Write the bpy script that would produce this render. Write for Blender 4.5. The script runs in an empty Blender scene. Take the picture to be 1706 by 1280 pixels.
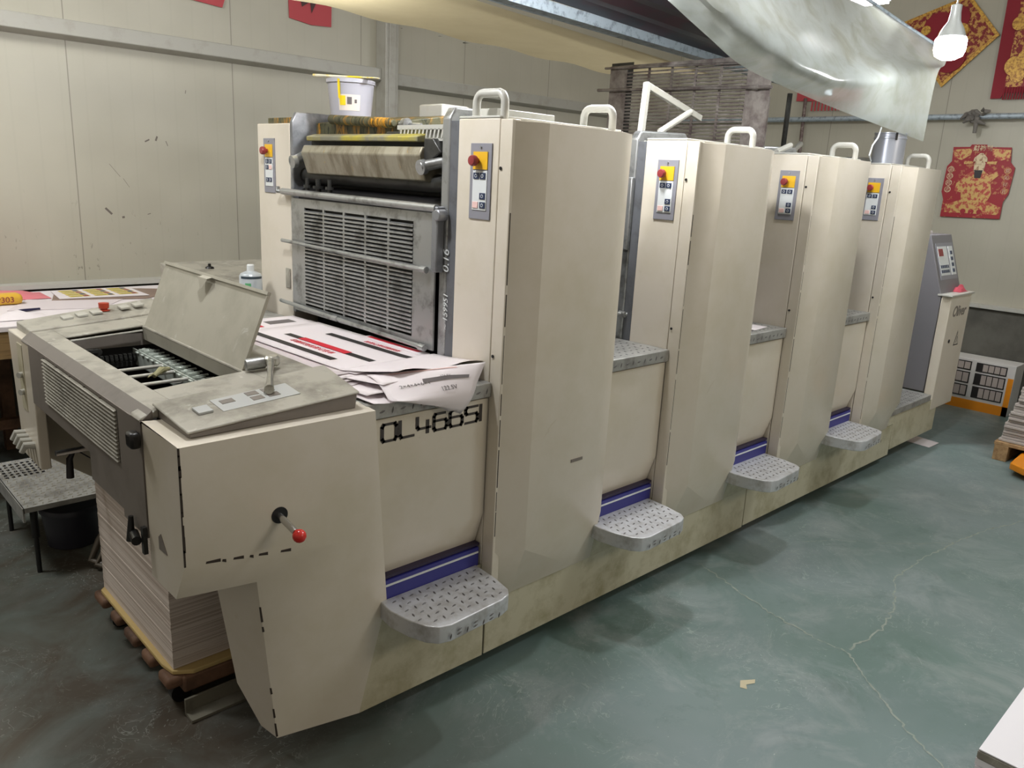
import bpy, bmesh, math, random
from mathutils import Vector, Matrix
random.seed(7)
PI = math.pi
sc = bpy.context.scene
COL = sc.collection

# ------------------------------------------------------------------ camera
def make_camera():
    yaw, pitch, roll = math.radians(45.8285), math.radians(14.6303), math.radians(2.9594)
    f = Vector((math.cos(yaw)*math.cos(pitch), math.sin(yaw)*math.cos(pitch), -math.sin(pitch)))
    r = f.cross(Vector((0, 0, 1))).normalized()
    u = r.cross(f)
    c, s = math.cos(roll), math.sin(roll)
    r, u = c*r + s*u, -s*r + c*u
    m = Matrix(((r.x, u.x, -f.x, -1.55689), (r.y, u.y, -f.y, -1.70339), (r.z, u.z, -f.z, 1.59767), (0, 0, 0, 1)))
    cd = bpy.data.cameras.new('camera')
    cd.sensor_width = 36.0
    cd.lens = 1318.88/1706*36.0
    cd.clip_start = 0.05
    co = bpy.data.objects.new('camera', cd)
    co.matrix_world = m
    COL.objects.link(co)
    sc.camera = co
make_camera()

# ------------------------------------------------------------------ light
sc.view_settings.view_transform = 'Standard'
sc.view_settings.look = 'None'
sc.view_settings.gamma = 1.0
sc.view_settings.use_curve_mapping = False
sc.view_settings.exposure = 0.9
world = bpy.data.worlds.new('workshop_air')
sc.world = world
world.use_nodes = True
bg = world.node_tree.nodes['Background']
bg.inputs[0].default_value = (1.0, 0.90, 0.76, 1)
bg.inputs[1].default_value = 0.15

def area(name, loc, size, power, color=(1, 0.98, 0.94), target=None, size_y=None):
    l = bpy.data.lights.new(name, 'AREA')
    l.energy = power
    l.color = color
    l.size = size
    if size_y:
        l.shape = 'RECTANGLE'
        l.size_y = size_y
    o = bpy.data.objects.new(name, l)
    o.location = loc
    if target:
        d = Vector(target) - Vector(loc)
        o.rotation_euler = d.to_track_quat('-Z', 'Y').to_euler()
    COL.objects.link(o)
    return o
# unseen fill lights added to lift the press side, floor and back wall
area('fill_light', (1.6, -4.6, 2.9), 1.6, 15, (1, 0.88, 0.70), (0.6, 0.0, 0.9), 0.5)
area('fill_light', (2.6, -2.3, 3.9), 1.2, 20, (0.90, 0.97, 1.0), (2.6, -1.0, 0.0), 0.4)
area('fill_light', (-1.9, 2.1, 3.3), 1.0, 36, (0.98, 0.99, 0.98), (-0.9, 3.4, 0.9), 0.4)
# bulbs strung above the operator side (their own light sits in make_bulb below)

# ------------------------------------------------------------------ materials
def lin(c):
    return tuple((x/12.92 if x <= 0.04045 else ((x+0.055)/1.055)**2.4) for x in c)
def rgb(r, g, b):
    return lin((r/255, g/255, b/255))
class NT:
    def __init__(s, m):
        s.t = m.node_tree; s.n = s.t.nodes; s.l = s.t.links
    def new(s, typ, **kw):
        n = s.n.new(typ)
        for k, v in kw.items():
            setattr(n, k, v)
        return n
    def link(s, a, b):
        s.l.new(a, b)
    def math(s, op, a, b=None, clamp=False):
        n = s.n.new('ShaderNodeMath'); n.operation = op; n.use_clamp = clamp
        for i, x in enumerate((a, b)):
            if x is None: continue
            if isinstance(x, (int, float)): n.inputs[i].default_value = x
            else: s.l.new(x, n.inputs[i])
        return n.outputs[0]
    def mix(s, fac, a, b):
        n = s.n.new('ShaderNodeMix'); n.data_type = 'RGBA'
        if isinstance(fac, (int, float)): n.inputs[0].default_value = fac
        else: s.l.new(fac, n.inputs[0])
        for i, x in ((6, a), (7, b)):
            if isinstance(x, tuple): n.inputs[i].default_value = (*x[:3], 1)
            else: s.l.new(x, n.inputs[i])
        return n.outputs[2]
    def noise(s, vec, scale, detail=4, rough=0.6, dist=0.0):
        n = s.n.new('ShaderNodeTexNoise')
        n.inputs['Scale'].default_value = scale; n.inputs['Detail'].default_value = detail
        n.inputs['Roughness'].default_value = rough; n.inputs['Distortion'].default_value = dist
        s.l.new(vec, n.inputs['Vector'])
        return n.outputs['Fac']
    def ramp(s, fac, lo, hi):
        n = s.n.new('ShaderNodeMapRange')
        n.inputs[1].default_value = lo; n.inputs[2].default_value = hi
        s.l.new(fac, n.inputs[0])
        return n.outputs[0]
    def coords(s, scale=(1, 1, 1)):
        tc = s.n.new('ShaderNodeTexCoord'); mp = s.n.new('ShaderNodeMapping')
        mp.inputs['Scale'].default_value = scale
        s.l.new(tc.outputs['Object'], mp.inputs[0])
        return mp.outputs[0]
MATS = {}
def mat(name, col, rough=0.5, metal=0.0, dirt=None, dscale=6, dlo=0.5, dhi=0.75, stretch=(1, 1, 1), bump=0.0, bscale=60, emit=None, spec=0.5, alpha=None, dirt2=None, d2=(12, 0.6, 0.7)):
    m = bpy.data.materials.new(name); m.use_nodes = True
    t = NT(m); p = t.n['Principled BSDF']
    p.inputs['Roughness'].default_value = rough
    p.inputs['Metallic'].default_value = metal
    p.inputs['Specular IOR Level'].default_value = spec
    p.inputs['Base Color'].default_value = (*col, 1)
    v = t.coords(stretch)
    c = col
    if dirt:
        f = t.ramp(t.noise(v, dscale, 6, 0.65), dlo, dhi)
        c = t.mix(f, col, dirt)
    if dirt2:
        f = t.ramp(t.noise(v, d2[0], 5, 0.7, 1.0), d2[1], d2[2])
        c = t.mix(f, c, dirt2)
    if dirt or dirt2:
        t.link(c, p.inputs['Base Color'])
    if bump:
        b = t.new('ShaderNodeBump'); b.inputs['Strength'].default_value = bump; b.inputs['Distance'].default_value = 0.002
        t.link(t.noise(v, bscale, 4), b.inputs['Height']); t.link(b.outputs[0], p.inputs['Normal'])
    if emit:
        p.inputs['Emission Color'].default_value = (*emit[0], 1)
        p.inputs['Emission Strength'].default_value = emit[1]
    if alpha is not None:
        p.inputs['Alpha'].default_value = alpha
    MATS[name] = m
    return m

CREAM = mat('cream_paint', rgb(215, 207, 193), 0.28, dirt=rgb(200, 191, 168), dscale=2.2, dlo=0.45, dhi=0.8, dirt2=rgb(176, 160, 128), d2=(7, 0.68, 0.82))
CREAM_LOW = mat('cream_paint_grimy', rgb(198, 192, 168), 0.38, dirt=rgb(158, 150, 116), dscale=9, dlo=0.45, dhi=0.75, dirt2=rgb(92, 86, 66), d2=(60, 0.70, 0.80))
CHIP = mat('bare_dark_edge', rgb(48, 38, 30), 0.6)
GREYPAINT = mat('grey_paint_worn', rgb(164, 160, 148), 0.45, dirt=rgb(120, 116, 106), dscale=9, dlo=0.45, dhi=0.7, stretch=(1, 1, 1), dirt2=rgb(196, 194, 184), d2=(14, 0.6, 0.75))
GREYDARK = mat('grey_paint_dark', rgb(122, 115, 108), 0.5, dirt=rgb(104, 98, 92), dscale=7)
LIDGREY = mat('lid_grey', rgb(176, 172, 158), 0.38, metal=0.15, dirt=rgb(150, 146, 132), dscale=4, dlo=0.45, dhi=0.75, dirt2=rgb(196, 196, 188), d2=(10, 0.64, 0.75))
ALU = mat('brushed_aluminium', rgb(176, 178, 178), 0.36, 0.75, dirt=rgb(120, 120, 116), dscale=12, dlo=0.5, dhi=0.7)
STEEL = mat('scratched_steel', rgb(150, 152, 156), 0.36, 0.6, dirt=rgb(92, 94, 98), dscale=6, dlo=0.5, dhi=0.75)
SLATE = mat('slate_strip', rgb(96, 98, 102), 0.5, dirt=rgb(66, 66, 66), dscale=10)
CHECK = mat('checker_plate', rgb(206, 208, 212), 0.38, 0.3, dirt=rgb(168, 166, 164), dscale=20, dlo=0.45, dhi=0.7)
CHECKD = mat('checker_plate_dirty', rgb(168, 168, 164), 0.42, 0.3, dirt=rgb(124, 122, 118), dscale=14, dlo=0.45, dhi=0.7)
RIDGE = mat('tread_ridge', rgb(104, 102, 102), 0.45, 0.3)
BLUE = mat('blue_strip', rgb(52, 52, 132), 0.4)
BLACK = mat('black_plastic', rgb(24, 23, 24), 0.35)
VOID = mat('unlit_black', rgb(20, 19, 18), 0.6, dirt=rgb(44, 42, 38), dscale=10)  # near-black that carries the shade inside and under the press
DARKMET = mat('dark_steel', rgb(70, 70, 68), 0.4, 0.5, dirt=rgb(36, 36, 34), dscale=10)
CHROME = mat('chrome', rgb(200, 200, 200), 0.2, 0.95)
WHITEP = mat('white_enamel', rgb(180, 179, 171), 0.35, dirt=rgb(176, 172, 160), dscale=26, dlo=0.55, dhi=0.7)
YEL = mat('yellow_label', rgb(232, 182, 42), 0.4)
REDB = mat('red_button', rgb(142, 54, 56), 0.4)
REDK = mat('red_knob', rgb(200, 46, 40), 0.25)
KEYPAD = mat('keypad_white', rgb(216, 220, 220), 0.35)
NAVY = mat('key_navy', rgb(44, 56, 84), 0.4)
PINKKEY = mat('key_pink', rgb(232, 196, 190), 0.4)
PANELG = mat('panel_grey', rgb(138, 138, 146), 0.4)
PAPER = mat('paper_white', rgb(226, 218, 220), 0.6)
PAPER2 = mat('paper_pinkish', rgb(214, 204, 206), 0.6)
INKBLK = mat('printed_black', rgb(38, 34, 34), 0.5)
INKGREY = mat('printed_grey', rgb(104, 98, 98), 0.5)
INKRED = mat('printed_red', rgb(206, 34, 52), 0.5)
WOOD = mat('pallet_wood', rgb(178, 146, 104), 0.7, dirt=rgb(130, 98, 64), dscale=5, stretch=(1, 6, 6), dlo=0.35, dhi=0.7)
WOODD = mat('old_pallet_wood', rgb(120, 88, 66), 0.7, dirt=rgb(70, 50, 38), dscale=8, dlo=0.4, dhi=0.7)
PLY = mat('plywood_edge', rgb(196, 170, 112), 0.6)
INKY = mat('ink_stained_steel', rgb(92, 90, 66), 0.45, 0.2, dirt=rgb(214, 150, 30), dscale=9, dlo=0.5, dhi=0.62, stretch=(1, 2.2, 0.5), dirt2=rgb(40, 44, 26), d2=(30, 0.5, 0.6))
INKYEL = mat('yellow_ink_stain', rgb(170, 158, 60), 0.4, dirt=rgb(128, 126, 108), dscale=4, dlo=0.42, dhi=0.55)
FOUNT = mat('ink_fountain_steel', rgb(158, 152, 134), 0.40, 0.3, dirt=rgb(116, 108, 88), dscale=8, dlo=0.45, dhi=0.65, stretch=(1, 2, 0.8), dirt2=rgb(190, 152, 60), d2=(16, 0.66, 0.74))
PLASTICY = mat('tarp_cream', rgb(196, 186, 158), 0.4, dirt=rgb(170, 156, 124), dscale=2.5, dlo=0.4, dhi=0.7)
GALV = mat('galvanised_steel', rgb(168, 180, 188), 0.5, 0.35, dirt=rgb(90, 98, 104), dscale=30)
ROOFD = mat('dark_sheet_metal', rgb(58, 56, 62), 0.45, 0.4, dirt=rgb(74, 50, 58), dscale=3, dlo=0.5, dhi=0.6)
GOLD = mat('gold_foil', rgb(204, 160, 66), 0.35, 0.2, dirt=rgb(150, 100, 40), dscale=60, dlo=0.45, dhi=0.6)
REDCLOTH = mat('red_flocking', rgb(132, 20, 36), 0.7)
REDPAP = mat('red_paper', rgb(148, 24, 36), 0.5, dirt=rgb(176, 110, 70), dscale=26, dlo=0.56, dhi=0.60)
REDFADE = mat('faded_red_paper', rgb(176, 66, 72), 0.6)
ORANGE = mat('orange_paint', rgb(226, 140, 26), 0.4)
WRENCHM = mat('wrench_steel', rgb(196, 194, 184), 0.28, 0.85, dirt=rgb(140, 136, 120), dscale=30)
HOSE = mat('brown_hose', rgb(84, 76, 64), 0.5)
CONCRETE = mat('concrete_skirt', rgb(96, 94, 86), 0.8, dirt=rgb(70, 68, 62), dscale=3, dlo=0.4, dhi=0.7)
GREYCASE = mat('console_grey', rgb(122, 120, 124), 0.45)
PINKBAG = mat('pink_bag', rgb(222, 124, 134), 0.4)
TAPEBOX = mat('yellow_box', rgb(222, 176, 58), 0.45)
PENM = mat('navy_pen', rgb(30, 28, 62), 0.3)
CARDB = mat('corrugated_board', rgb(150, 122, 80), 0.8, dirt=rgb(100, 78, 48), dscale=20, stretch=(0.3, 0.3, 6))

def wall_material(name, axis):
    m = bpy.data.materials.new(name); m.use_nodes = True
    t = NT(m); p = t.n['Principled BSDF']
    tc = t.new('ShaderNodeTexCoord'); sp = t.new('ShaderNodeSeparateXYZ')
    t.link(tc.outputs['Object'], sp.inputs[0])
    a = sp.outputs[axis]
    fr = t.math('FRACT', t.math('DIVIDE', a, 0.125))
    rib = t.math('LESS_THAN', t.math('ABSOLUTE', t.math('SUBTRACT', fr, 0.5)), 0.045)
    fr2 = t.math('FRACT', t.math('DIVIDE', t.math('ADD', a, 0.15), 0.95))
    seam = t.math('LESS_THAN', fr2, 0.006)
    v = tc.outputs['Object']
    base = t.mix(t.ramp(t.noise(v, 1.2, 3), 0.35, 0.7), rgb(178, 174, 158), rgb(166, 162, 146))
    c = t.mix(t.math('MULTIPLY', rib, 0.04), base, rgb(120, 116, 104))
    c = t.mix(t.math('MULTIPLY', seam, 0.6), c, rgb(96, 92, 82))
    sc_ = t.new('ShaderNodeMapping'); sc_.inputs['Scale'].default_value = (1, 1, 0.45); t.link(v, sc_.inputs[0])
    sp2 = t.ramp(t.noise(sc_.outputs[0], 34, 3, 0.6), 0.66, 0.72)
    # splashes low on the wall
    low = t.ramp(sp.outputs[2], 1.42, 0.95)
    band = t.ramp(t.noise(v, 1.1, 1), 0.45, 0.6)
    sp3 = t.math('MULTIPLY', t.math('MULTIPLY', sp2, low), band, True)
    c = t.mix(t.math('MULTIPLY', sp3, 0.6), c, rgb(80, 78, 68))
    t.link(c, p.inputs['Base Color'])
    p.inputs['Roughness'].default_value = 0.42
    b = t.new('ShaderNodeBump'); b.inputs['Strength'].default_value = 0.10; b.inputs['Distance'].default_value = 0.003
    h = t.math('SUBTRACT', 1.0, t.math('MAXIMUM', rib, seam))
    t.link(h, b.inputs['Height']); t.link(b.outputs[0], p.inputs['Normal'])
    return m
WALLB = wall_material('sandwich_panel_back', 0)
WALLE = wall_material('sandwich_panel_end', 1)

def floor_material():
    m = bpy.data.materials.new('green_floor_paint'); m.use_nodes = True
    t = NT(m); p = t.n['Principled BSDF']
    v = t.coords()
    c = t.mix(t.ramp(t.noise(v, 0.9, 4, 0.6, 0.6), 0.35, 0.68), rgb(98, 120, 114), rgb(124, 138, 138))
    c = t.mix(t.math('MULTIPLY', t.ramp(t.noise(v, 3.0, 6, 0.7, 0.7), 0.50, 0.70), 0.55), c, rgb(156, 162, 162))
    c = t.mix(t.math('MULTIPLY', t.ramp(t.noise(v, 4.5, 7, 0.75, 0.4), 0.55, 0.75), 0.5), c, rgb(72, 92, 84))
    # brown dirt, plus dim light painted in as darkening, towards the delivery end
    sx = t.new('ShaderNodeSeparateXYZ'); t.link(v, sx.inputs[0])
    near = t.ramp(sx.outputs[0], 0.0, -0.75)
    dn = t.ramp(t.noise(v, 2.4, 5, 0.65, 0.8), 0.38, 0.62)
    c = t.mix(t.math('ADD', t.math('MULTIPLY', near, 0.55), t.math('MULTIPLY', t.math('MULTIPLY', near, dn), 0.4)), c, rgb(72, 62, 50))
    # curly scuffs: thin level lines of a distorted noise
    n = t.noise(v, 5.0, 3, 0.6, 3.2)
    ln = t.math('LESS_THAN', t.math('ABSOLUTE', t.math('SUBTRACT', n, 0.5)), 0.006)
    mask = t.ramp(t.noise(v, 1.7, 2), 0.48, 0.62)
    c = t.mix(t.math('MULTIPLY', t.math('MULTIPLY', ln, mask), 0.30), c, rgb(186, 194, 188))
    spk = t.ramp(t.noise(v, 95, 2, 0.5), 0.73, 0.76)
    c = t.mix(t.math('MULTIPLY', spk, 0.6), c, rgb(190, 196, 190))
    t.link(c, p.inputs['Base Color'])
    r = t.ramp(t.noise(v, 2.2, 5, 0.7), 0.3, 0.8)
    t.link(t.math('ADD', t.math('MULTIPLY', r, 0.3), 0.30), p.inputs['Roughness'])
    b = t.new('ShaderNodeBump'); b.inputs['Strength'].default_value = 0.12; b.inputs['Distance'].default_value = 0.003
    t.link(t.noise(v, 14, 6, 0.7), b.inputs['Height']); t.link(b.outputs[0], p.inputs['Normal'])
    return m
FLOOR = floor_material()
CRACK = mat('crack_filler', rgb(150, 158, 148), 0.7, dirt=rgb(108, 118, 108), dscale=30)

def plastic_film():
    m = bpy.data.materials.new('cloudy_plastic_film'); m.use_nodes = True
    t = NT(m); p = t.n['Principled BSDF']
    p.inputs['Base Color'].default_value = (*rgb(196, 202, 196), 1)
    p.inputs['Roughness'].default_value = 0.16
    p.inputs['Specular IOR Level'].default_value = 0.8
    v = t.coords()
    a = t.ramp(t.noise(v, 3, 4), 0.3, 0.7)
    t.link(t.math('ADD', t.math('MULTIPLY', a, 0.22), 0.50), p.inputs['Alpha'])
    c = t.mix(t.ramp(t.noise(v, 7, 5, 0.6, 0.6), 0.45, 0.7), rgb(172, 178, 174), rgb(146, 148, 136))
    t.link(c, p.inputs['Base Color'])
    b = t.new('ShaderNodeBump'); b.inputs['Strength'].default_value = 0.25; b.inputs['Distance'].default_value = 0.01
    t.link(t.noise(v, 6, 3, 0.5, 0.5), b.inputs['Height']); t.link(b.outputs[0], p.inputs['Normal'])
    tr = t.new('ShaderNodeBsdfTranslucent'); tr.inputs[0].default_value = (*rgb(170, 174, 164), 1)
    mx = t.new('ShaderNodeMixShader'); mx.inputs[0].default_value = 0.25
    out = t.n['Material Output']
    t.link(p.outputs[0], mx.inputs[1]); t.link(tr.outputs[0], mx.inputs[2]); t.link(mx.outputs[0], out.inputs[0])
    return m
FILM = plastic_film()
def tarp():
    t = NT(PLASTICY); p = t.n['Principled BSDF']
    tr = t.new('ShaderNodeBsdfTranslucent'); tr.inputs[0].default_value = (*rgb(214, 200, 160), 1)
    mx = t.new('ShaderNodeMixShader'); mx.inputs[0].default_value = 0.45
    t.link(p.outputs[0], mx.inputs[1]); t.link(tr.outputs[0], mx.inputs[2]); t.link(mx.outputs[0], t.n['Material Output'].inputs[0])
tarp()

# ------------------------------------------------------------------ mesh helpers
def frame_of(d):
    d = Vector(d).normalized()
    a = Vector((0, 0, 1)) if abs(d.z) < 0.9 else Vector((1, 0, 0))
    x = d.cross(a).normalized()
    return x, x.cross(d).normalized()
class MB:
    def __init__(s):
        s.v = []; s.f = []; s.m = []
    def add(s, vs, fs, mi=0):
        k = len(s.v); s.v += [tuple(p) for p in vs]
        s.f += [tuple(i+k for i in f) for f in fs]; s.m += [mi]*len(fs)
        return s
    def box(s, x0, x1, y0, y1, z0, z1, mi=0):
        vs = [(x, y, z) for x in (x0, x1) for y in (y0, y1) for z in (z0, z1)]
        return s.add(vs, [(0, 1, 3, 2), (4, 6, 7, 5), (0, 4, 5, 1), (2, 3, 7, 6), (0, 2, 6, 4), (1, 5, 7, 3)], mi)
    def hexa(s, bot, top, mi=0):
        n = len(bot)
        fs = [tuple(range(n-1, -1, -1)), tuple(range(n, 2*n))] + [(i, (i+1) % n, n+(i+1) % n, n+i) for i in range(n)]
        return s.add(list(bot)+list(top), fs, mi)
    def loft(s, rings, mi=0, cap=True):
        n = len(rings[0]); vs = [p for r in rings for p in r]; fs = []
        for k in range(len(rings)-1):
            for i in range(n):
                j = (i+1) % n
                fs.append((k*n+i, k*n+j, (k+1)*n+j, (k+1)*n+i))
        if cap:
            fs.append(tuple(range(n-1, -1, -1))); fs.append(tuple((len(rings)-1)*n+i for i in range(n)))
        return s.add(vs, fs, mi)
    def prism(s, pts, axis, a, b, mi=0):
        def P(p, w):
            return {'x': (w, p[0], p[1]), 'y': (p[0], w, p[1]), 'z': (p[0], p[1], w)}[axis]
        return s.hexa([P(p, a) for p in pts], [P(p, b) for p in pts], mi)
    def cyl(s, p, q, r, n=16, r2=None, mi=0):
        p, q = Vector(p), Vector(q); x, y = frame_of(q-p); r2 = r if r2 is None else r2
        A = [p+x*r*math.cos(2*PI*i/n)+y*r*math.sin(2*PI*i/n) for i in range(n)]
        B = [q+x*r2*math.cos(2*PI*i/n)+y*r2*math.sin(2*PI*i/n) for i in range(n)]
        return s.hexa(A, B, mi)
    def tube(s, path, r, n=10, mi=0, closed=False):
        P = [Vector(p) for p in path]; rings = []
        x = None
        for i, p in enumerate(P):
            d = (P[min(i+1, len(P)-1)] - P[max(i-1, 0)]).normalized()
            if x is None: x, y = frame_of(d)
            else:
                x = (x - d*x.dot(d)).normalized(); y = x.cross(d)
            rr = r[i] if isinstance(r, (list, tuple)) else r
            rings.append([p+x*rr*math.cos(2*PI*k/n)+y*rr*math.sin(2*PI*k/n) for k in range(n)])
        return s.loft(rings, mi)
    def lathe(s, c, prof, n=24, mi=0, axis=(0, 0, 1)):
        ax = Vector(axis).normalized(); x, y = frame_of(ax); c = Vector(c); rings = []
        for r, h in prof:
            rings.append([c+ax*h+x*r*math.cos(2*PI*k/n)+y*r*math.sin(2*PI*k/n) for k in range(n)])
        return s.loft(rings, mi)
    def grid(s, rows, mi=0):
        n = len(rows[0]); vs = [p for r in rows for p in r]
        return s.add(vs, [(k*n+i, k*n+i+1, (k+1)*n+i+1, (k+1)*n+i) for k in range(len(rows)-1) for i in range(n-1)], mi)
    def tread(s, o, u, v, nu, nv, inside, mi=1, step=0.034, L=0.0145, W=0.0034, h=0.0026):
        o, u, v = Vector(o), Vector(u), Vector(v); nrm = u.cross(v).normalized()
        for i in range(nu):
            for j in range(nv):
                a, b = (i+0.5)*step, (j+0.5)*step
                if not inside(a, b): continue
                c = o+u*a+v*b
                d, e = (u, v) if (i+j) % 2 else (v, u)
                d, e = (d+e*0.25).normalized(), (e-d*0.25).normalized()
                s.add([c-d*L, c+e*W, c+d*L, c-e*W, c+nrm*h-d*L*0.5, c+nrm*h+d*L*0.5],
                      [(0, 1, 5, 4), (1, 2, 5), (2, 3, 4, 5), (3, 0, 4)], mi)
        return s
    def build(s, name, mats, parent=None, bevel=0.0, segs=2, smooth=True, offset=(0, 0, 0), recalc=True):
        me = bpy.data.meshes.new(name)
        me.from_pydata([(p[0]-offset[0], p[1]-offset[1], p[2]-offset[2]) for p in s.v], [], s.f)
        if not isinstance(mats, (list, tuple)): mats = [mats]
        for m in mats: me.materials.append(m)
        for p, mi in zip(me.polygons, s.m): p.material_index = min(mi, len(mats)-1)
        if recalc:
            bm = bmesh.new(); bm.from_mesh(me); bmesh.ops.recalc_face_normals(bm, faces=bm.faces); bm.to_mesh(me); bm.free()
        me.update()
        if smooth:
            for p in me.polygons: p.use_smooth = True
            me.set_sharp_from_angle(angle=math.radians(32))
        o = bpy.data.objects.new(name, me); COL.objects.link(o)
        if parent: o.parent = parent
        if bevel:
            b = o.modifiers.new('bevel', 'BEVEL'); b.width = bevel; b.segments = segs; b.limit_method = 'ANGLE'; b.angle_limit = math.radians(25)
        return o
def tag(o, label=None, cat=None, group=None, kind=None):
    if label: o['label'] = label
    if cat: o['category'] = cat
    if group: o['group'] = group
    if kind: o['kind'] = kind
    return o
def empty(name, loc=(0, 0, 0), rz=0, **kw):
    o = bpy.data.objects.new(name, None); COL.objects.link(o)
    o.empty_display_size = 0.1; o.location = loc; o.rotation_euler = (0, 0, rz)
    return tag(o, **kw)
def place(o, loc):
    """put the origin of a free-standing mesh at loc"""
    o.data.transform(Matrix.Translation(-Vector(loc))); o.location = loc
    return o
def text(s, size, origin, xdir, ydir, material, parent=None, name='lettering', shear=0.0, bold=0.0, align='LEFT', depth=0.0006, xscale=1.0):
    cu = bpy.data.curves.new('t', 'FONT'); cu.body = s; cu.size = size; cu.shear = shear; cu.offset = bold
    cu.align_x = align; cu.extrude = depth
    tmp = bpy.data.objects.new('t', cu); COL.objects.link(tmp)
    dg = bpy.context.evaluated_depsgraph_get(); dg.update()
    me = bpy.data.meshes.new_from_object(tmp.evaluated_get(dg))
    bpy.data.objects.remove(tmp); bpy.data.curves.remove(cu)
    x, y = Vector(xdir).normalized(), Vector(ydir).normalized(); z = x.cross(y)
    x = x*xscale
    M = Matrix(((x.x, y.x, z.x, origin[0]), (x.y, y.y, z.y, origin[1]), (x.z, y.z, z.z, origin[2]), (0, 0, 0, 1)))
    me.transform(M); me.materials.clear(); me.materials.append(material)
    me.name = name
    o = bpy.data.objects.new(name, me); COL.objects.link(o)
    if parent: o.parent = parent
    return o

# ------------------------------------------------------------------ the room
tag(MB().box(-6, 6.2, -5, 4.0, -0.05, 0).build('floor', FLOOR), kind='structure')
tag(MB().box(-6, 5.75, 3.4, 3.5, 0, 4.2).build('wall_back', WALLB), kind='structure')
tag(MB().box(5.6, 5.7, -5, 3.4, 0, 4.2).build('wall_end', WALLE), kind='structure')
tag(MB().box(-6, 5.56, 3.34, 3.4, 0, 0.86).box(-6, 5.56, 3.30, 3.4, 0.86, 0.885, 1).build('trim_1', [CONCRETE, WHITEP]), kind='structure')
tag(MB().box(5.52, 5.6, -5, 3.3, 0, 0.775).box(5.49, 5.6, -5, 3.3, 0.775, 0.80, 1).build('trim_2', [CONCRETE, WHITEP]), kind='structure')
RAILM = mat('rail_grey', rgb(164, 162, 152), 0.4, dirt=rgb(148, 144, 132), dscale=8)
tag(MB().prism([(3.4, 2.30), (3.33, 2.30), (3.33, 2.22), (3.4, 2.20)], 'x', -6, 1.88, 0).build('trim_3', RAILM, bevel=0.004), kind='structure')
tag(MB().prism([(3.4, 2.28), (3.33, 2.28), (3.33, 2.20), (3.4, 2.18)], 'x', 1.99, 5.6, 0).build('trim_4', RAILM, bevel=0.004), kind='structure')
tag(MB().box(1.88, 1.99, 3.28, 3.4, 0.0, 4.2).box(1.905, 1.965, 3.272, 3.28, 0, 4.2).build('trim_5', RAILM, bevel=0.004), kind='structure')
tag(MB().cyl((5.52, -2.5, 2.235), (5.52, 3.3, 2.235), 0.022).build('trim_6', GALV), kind='structure')
# cracks in the floor paint, ragged ribbons
def crack(pts, w, name='floor_crack'):
    mb = MB(); P = []
    for a, b in zip(pts[:-1], pts[1:]):
        n = 12
        for i in range(n):
            t = i/n
            P.append((a[0]+(b[0]-a[0])*t+random.uniform(-1, 1)*0.008, a[1]+(b[1]-a[1])*t+random.uniform(-1, 1)*0.008))
    for i in range(len(P)-1):
        d = (Vector(P[i+1])-Vector(P[i])).normalized(); nx = Vector((-d.y, d.x))
        ww = w*random.uniform(0.3, 1.2)
        a, b = Vector(P[i]), Vector(P[i+1])
        q = [a+nx*ww, a-nx*ww, b-nx*ww*0.9, b+nx*ww*0.9]
        mb.add([(p.x, p.y, 0.0012) for p in q], [(0, 1, 2, 3)])
    return mb
c_ = crack([(3.6, -0.90), (3.06, -0.827), (2.74, -0.734), (2.455, -0.686), (2.105, -0.647), (1.834, -0.645), (1.596, -0.739), (1.371, -0.782), (1.119, -0.755)], 0.004)
c2 = crack([(1.27, -0.03), (1.21, -0.217), (1.14, -0.433), (1.109, -0.623), (1.119, -0.755), (1.006, -0.869), (0.905, -0.99), (0.787, -1.143), (0.70, -1.3), (0.6, -1.6)], 0.004)
c_.add(c2.v, c2.f)
c3 = crack([(2.455, -0.686), (2.2, -0.50), (2.0, -0.30), (1.85, -0.2)], 0.002)
c_.add(c3.v, c3.f)
tag(c_.build('trim_7', CRACK, smooth=False, recalc=False), kind='structure', label='pale cracks running across the green floor paint')
tag(MB().add([(0.62, -0.62, 0.0015), (0.655, -0.60, 0.0015), (0.70, -0.63, 0.0015), (0.68, -0.64, 0.0015), (0.65, -0.625, 0.0015), (0.63, -0.64, 0.0015)], [(0, 1, 2, 3, 4, 5)]).build('paper_scrap', mat('scrap', rgb(190, 180, 150), 0.7), recalc=False),
    'small pale torn scrap stuck to the green floor', 'scrap')

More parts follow.
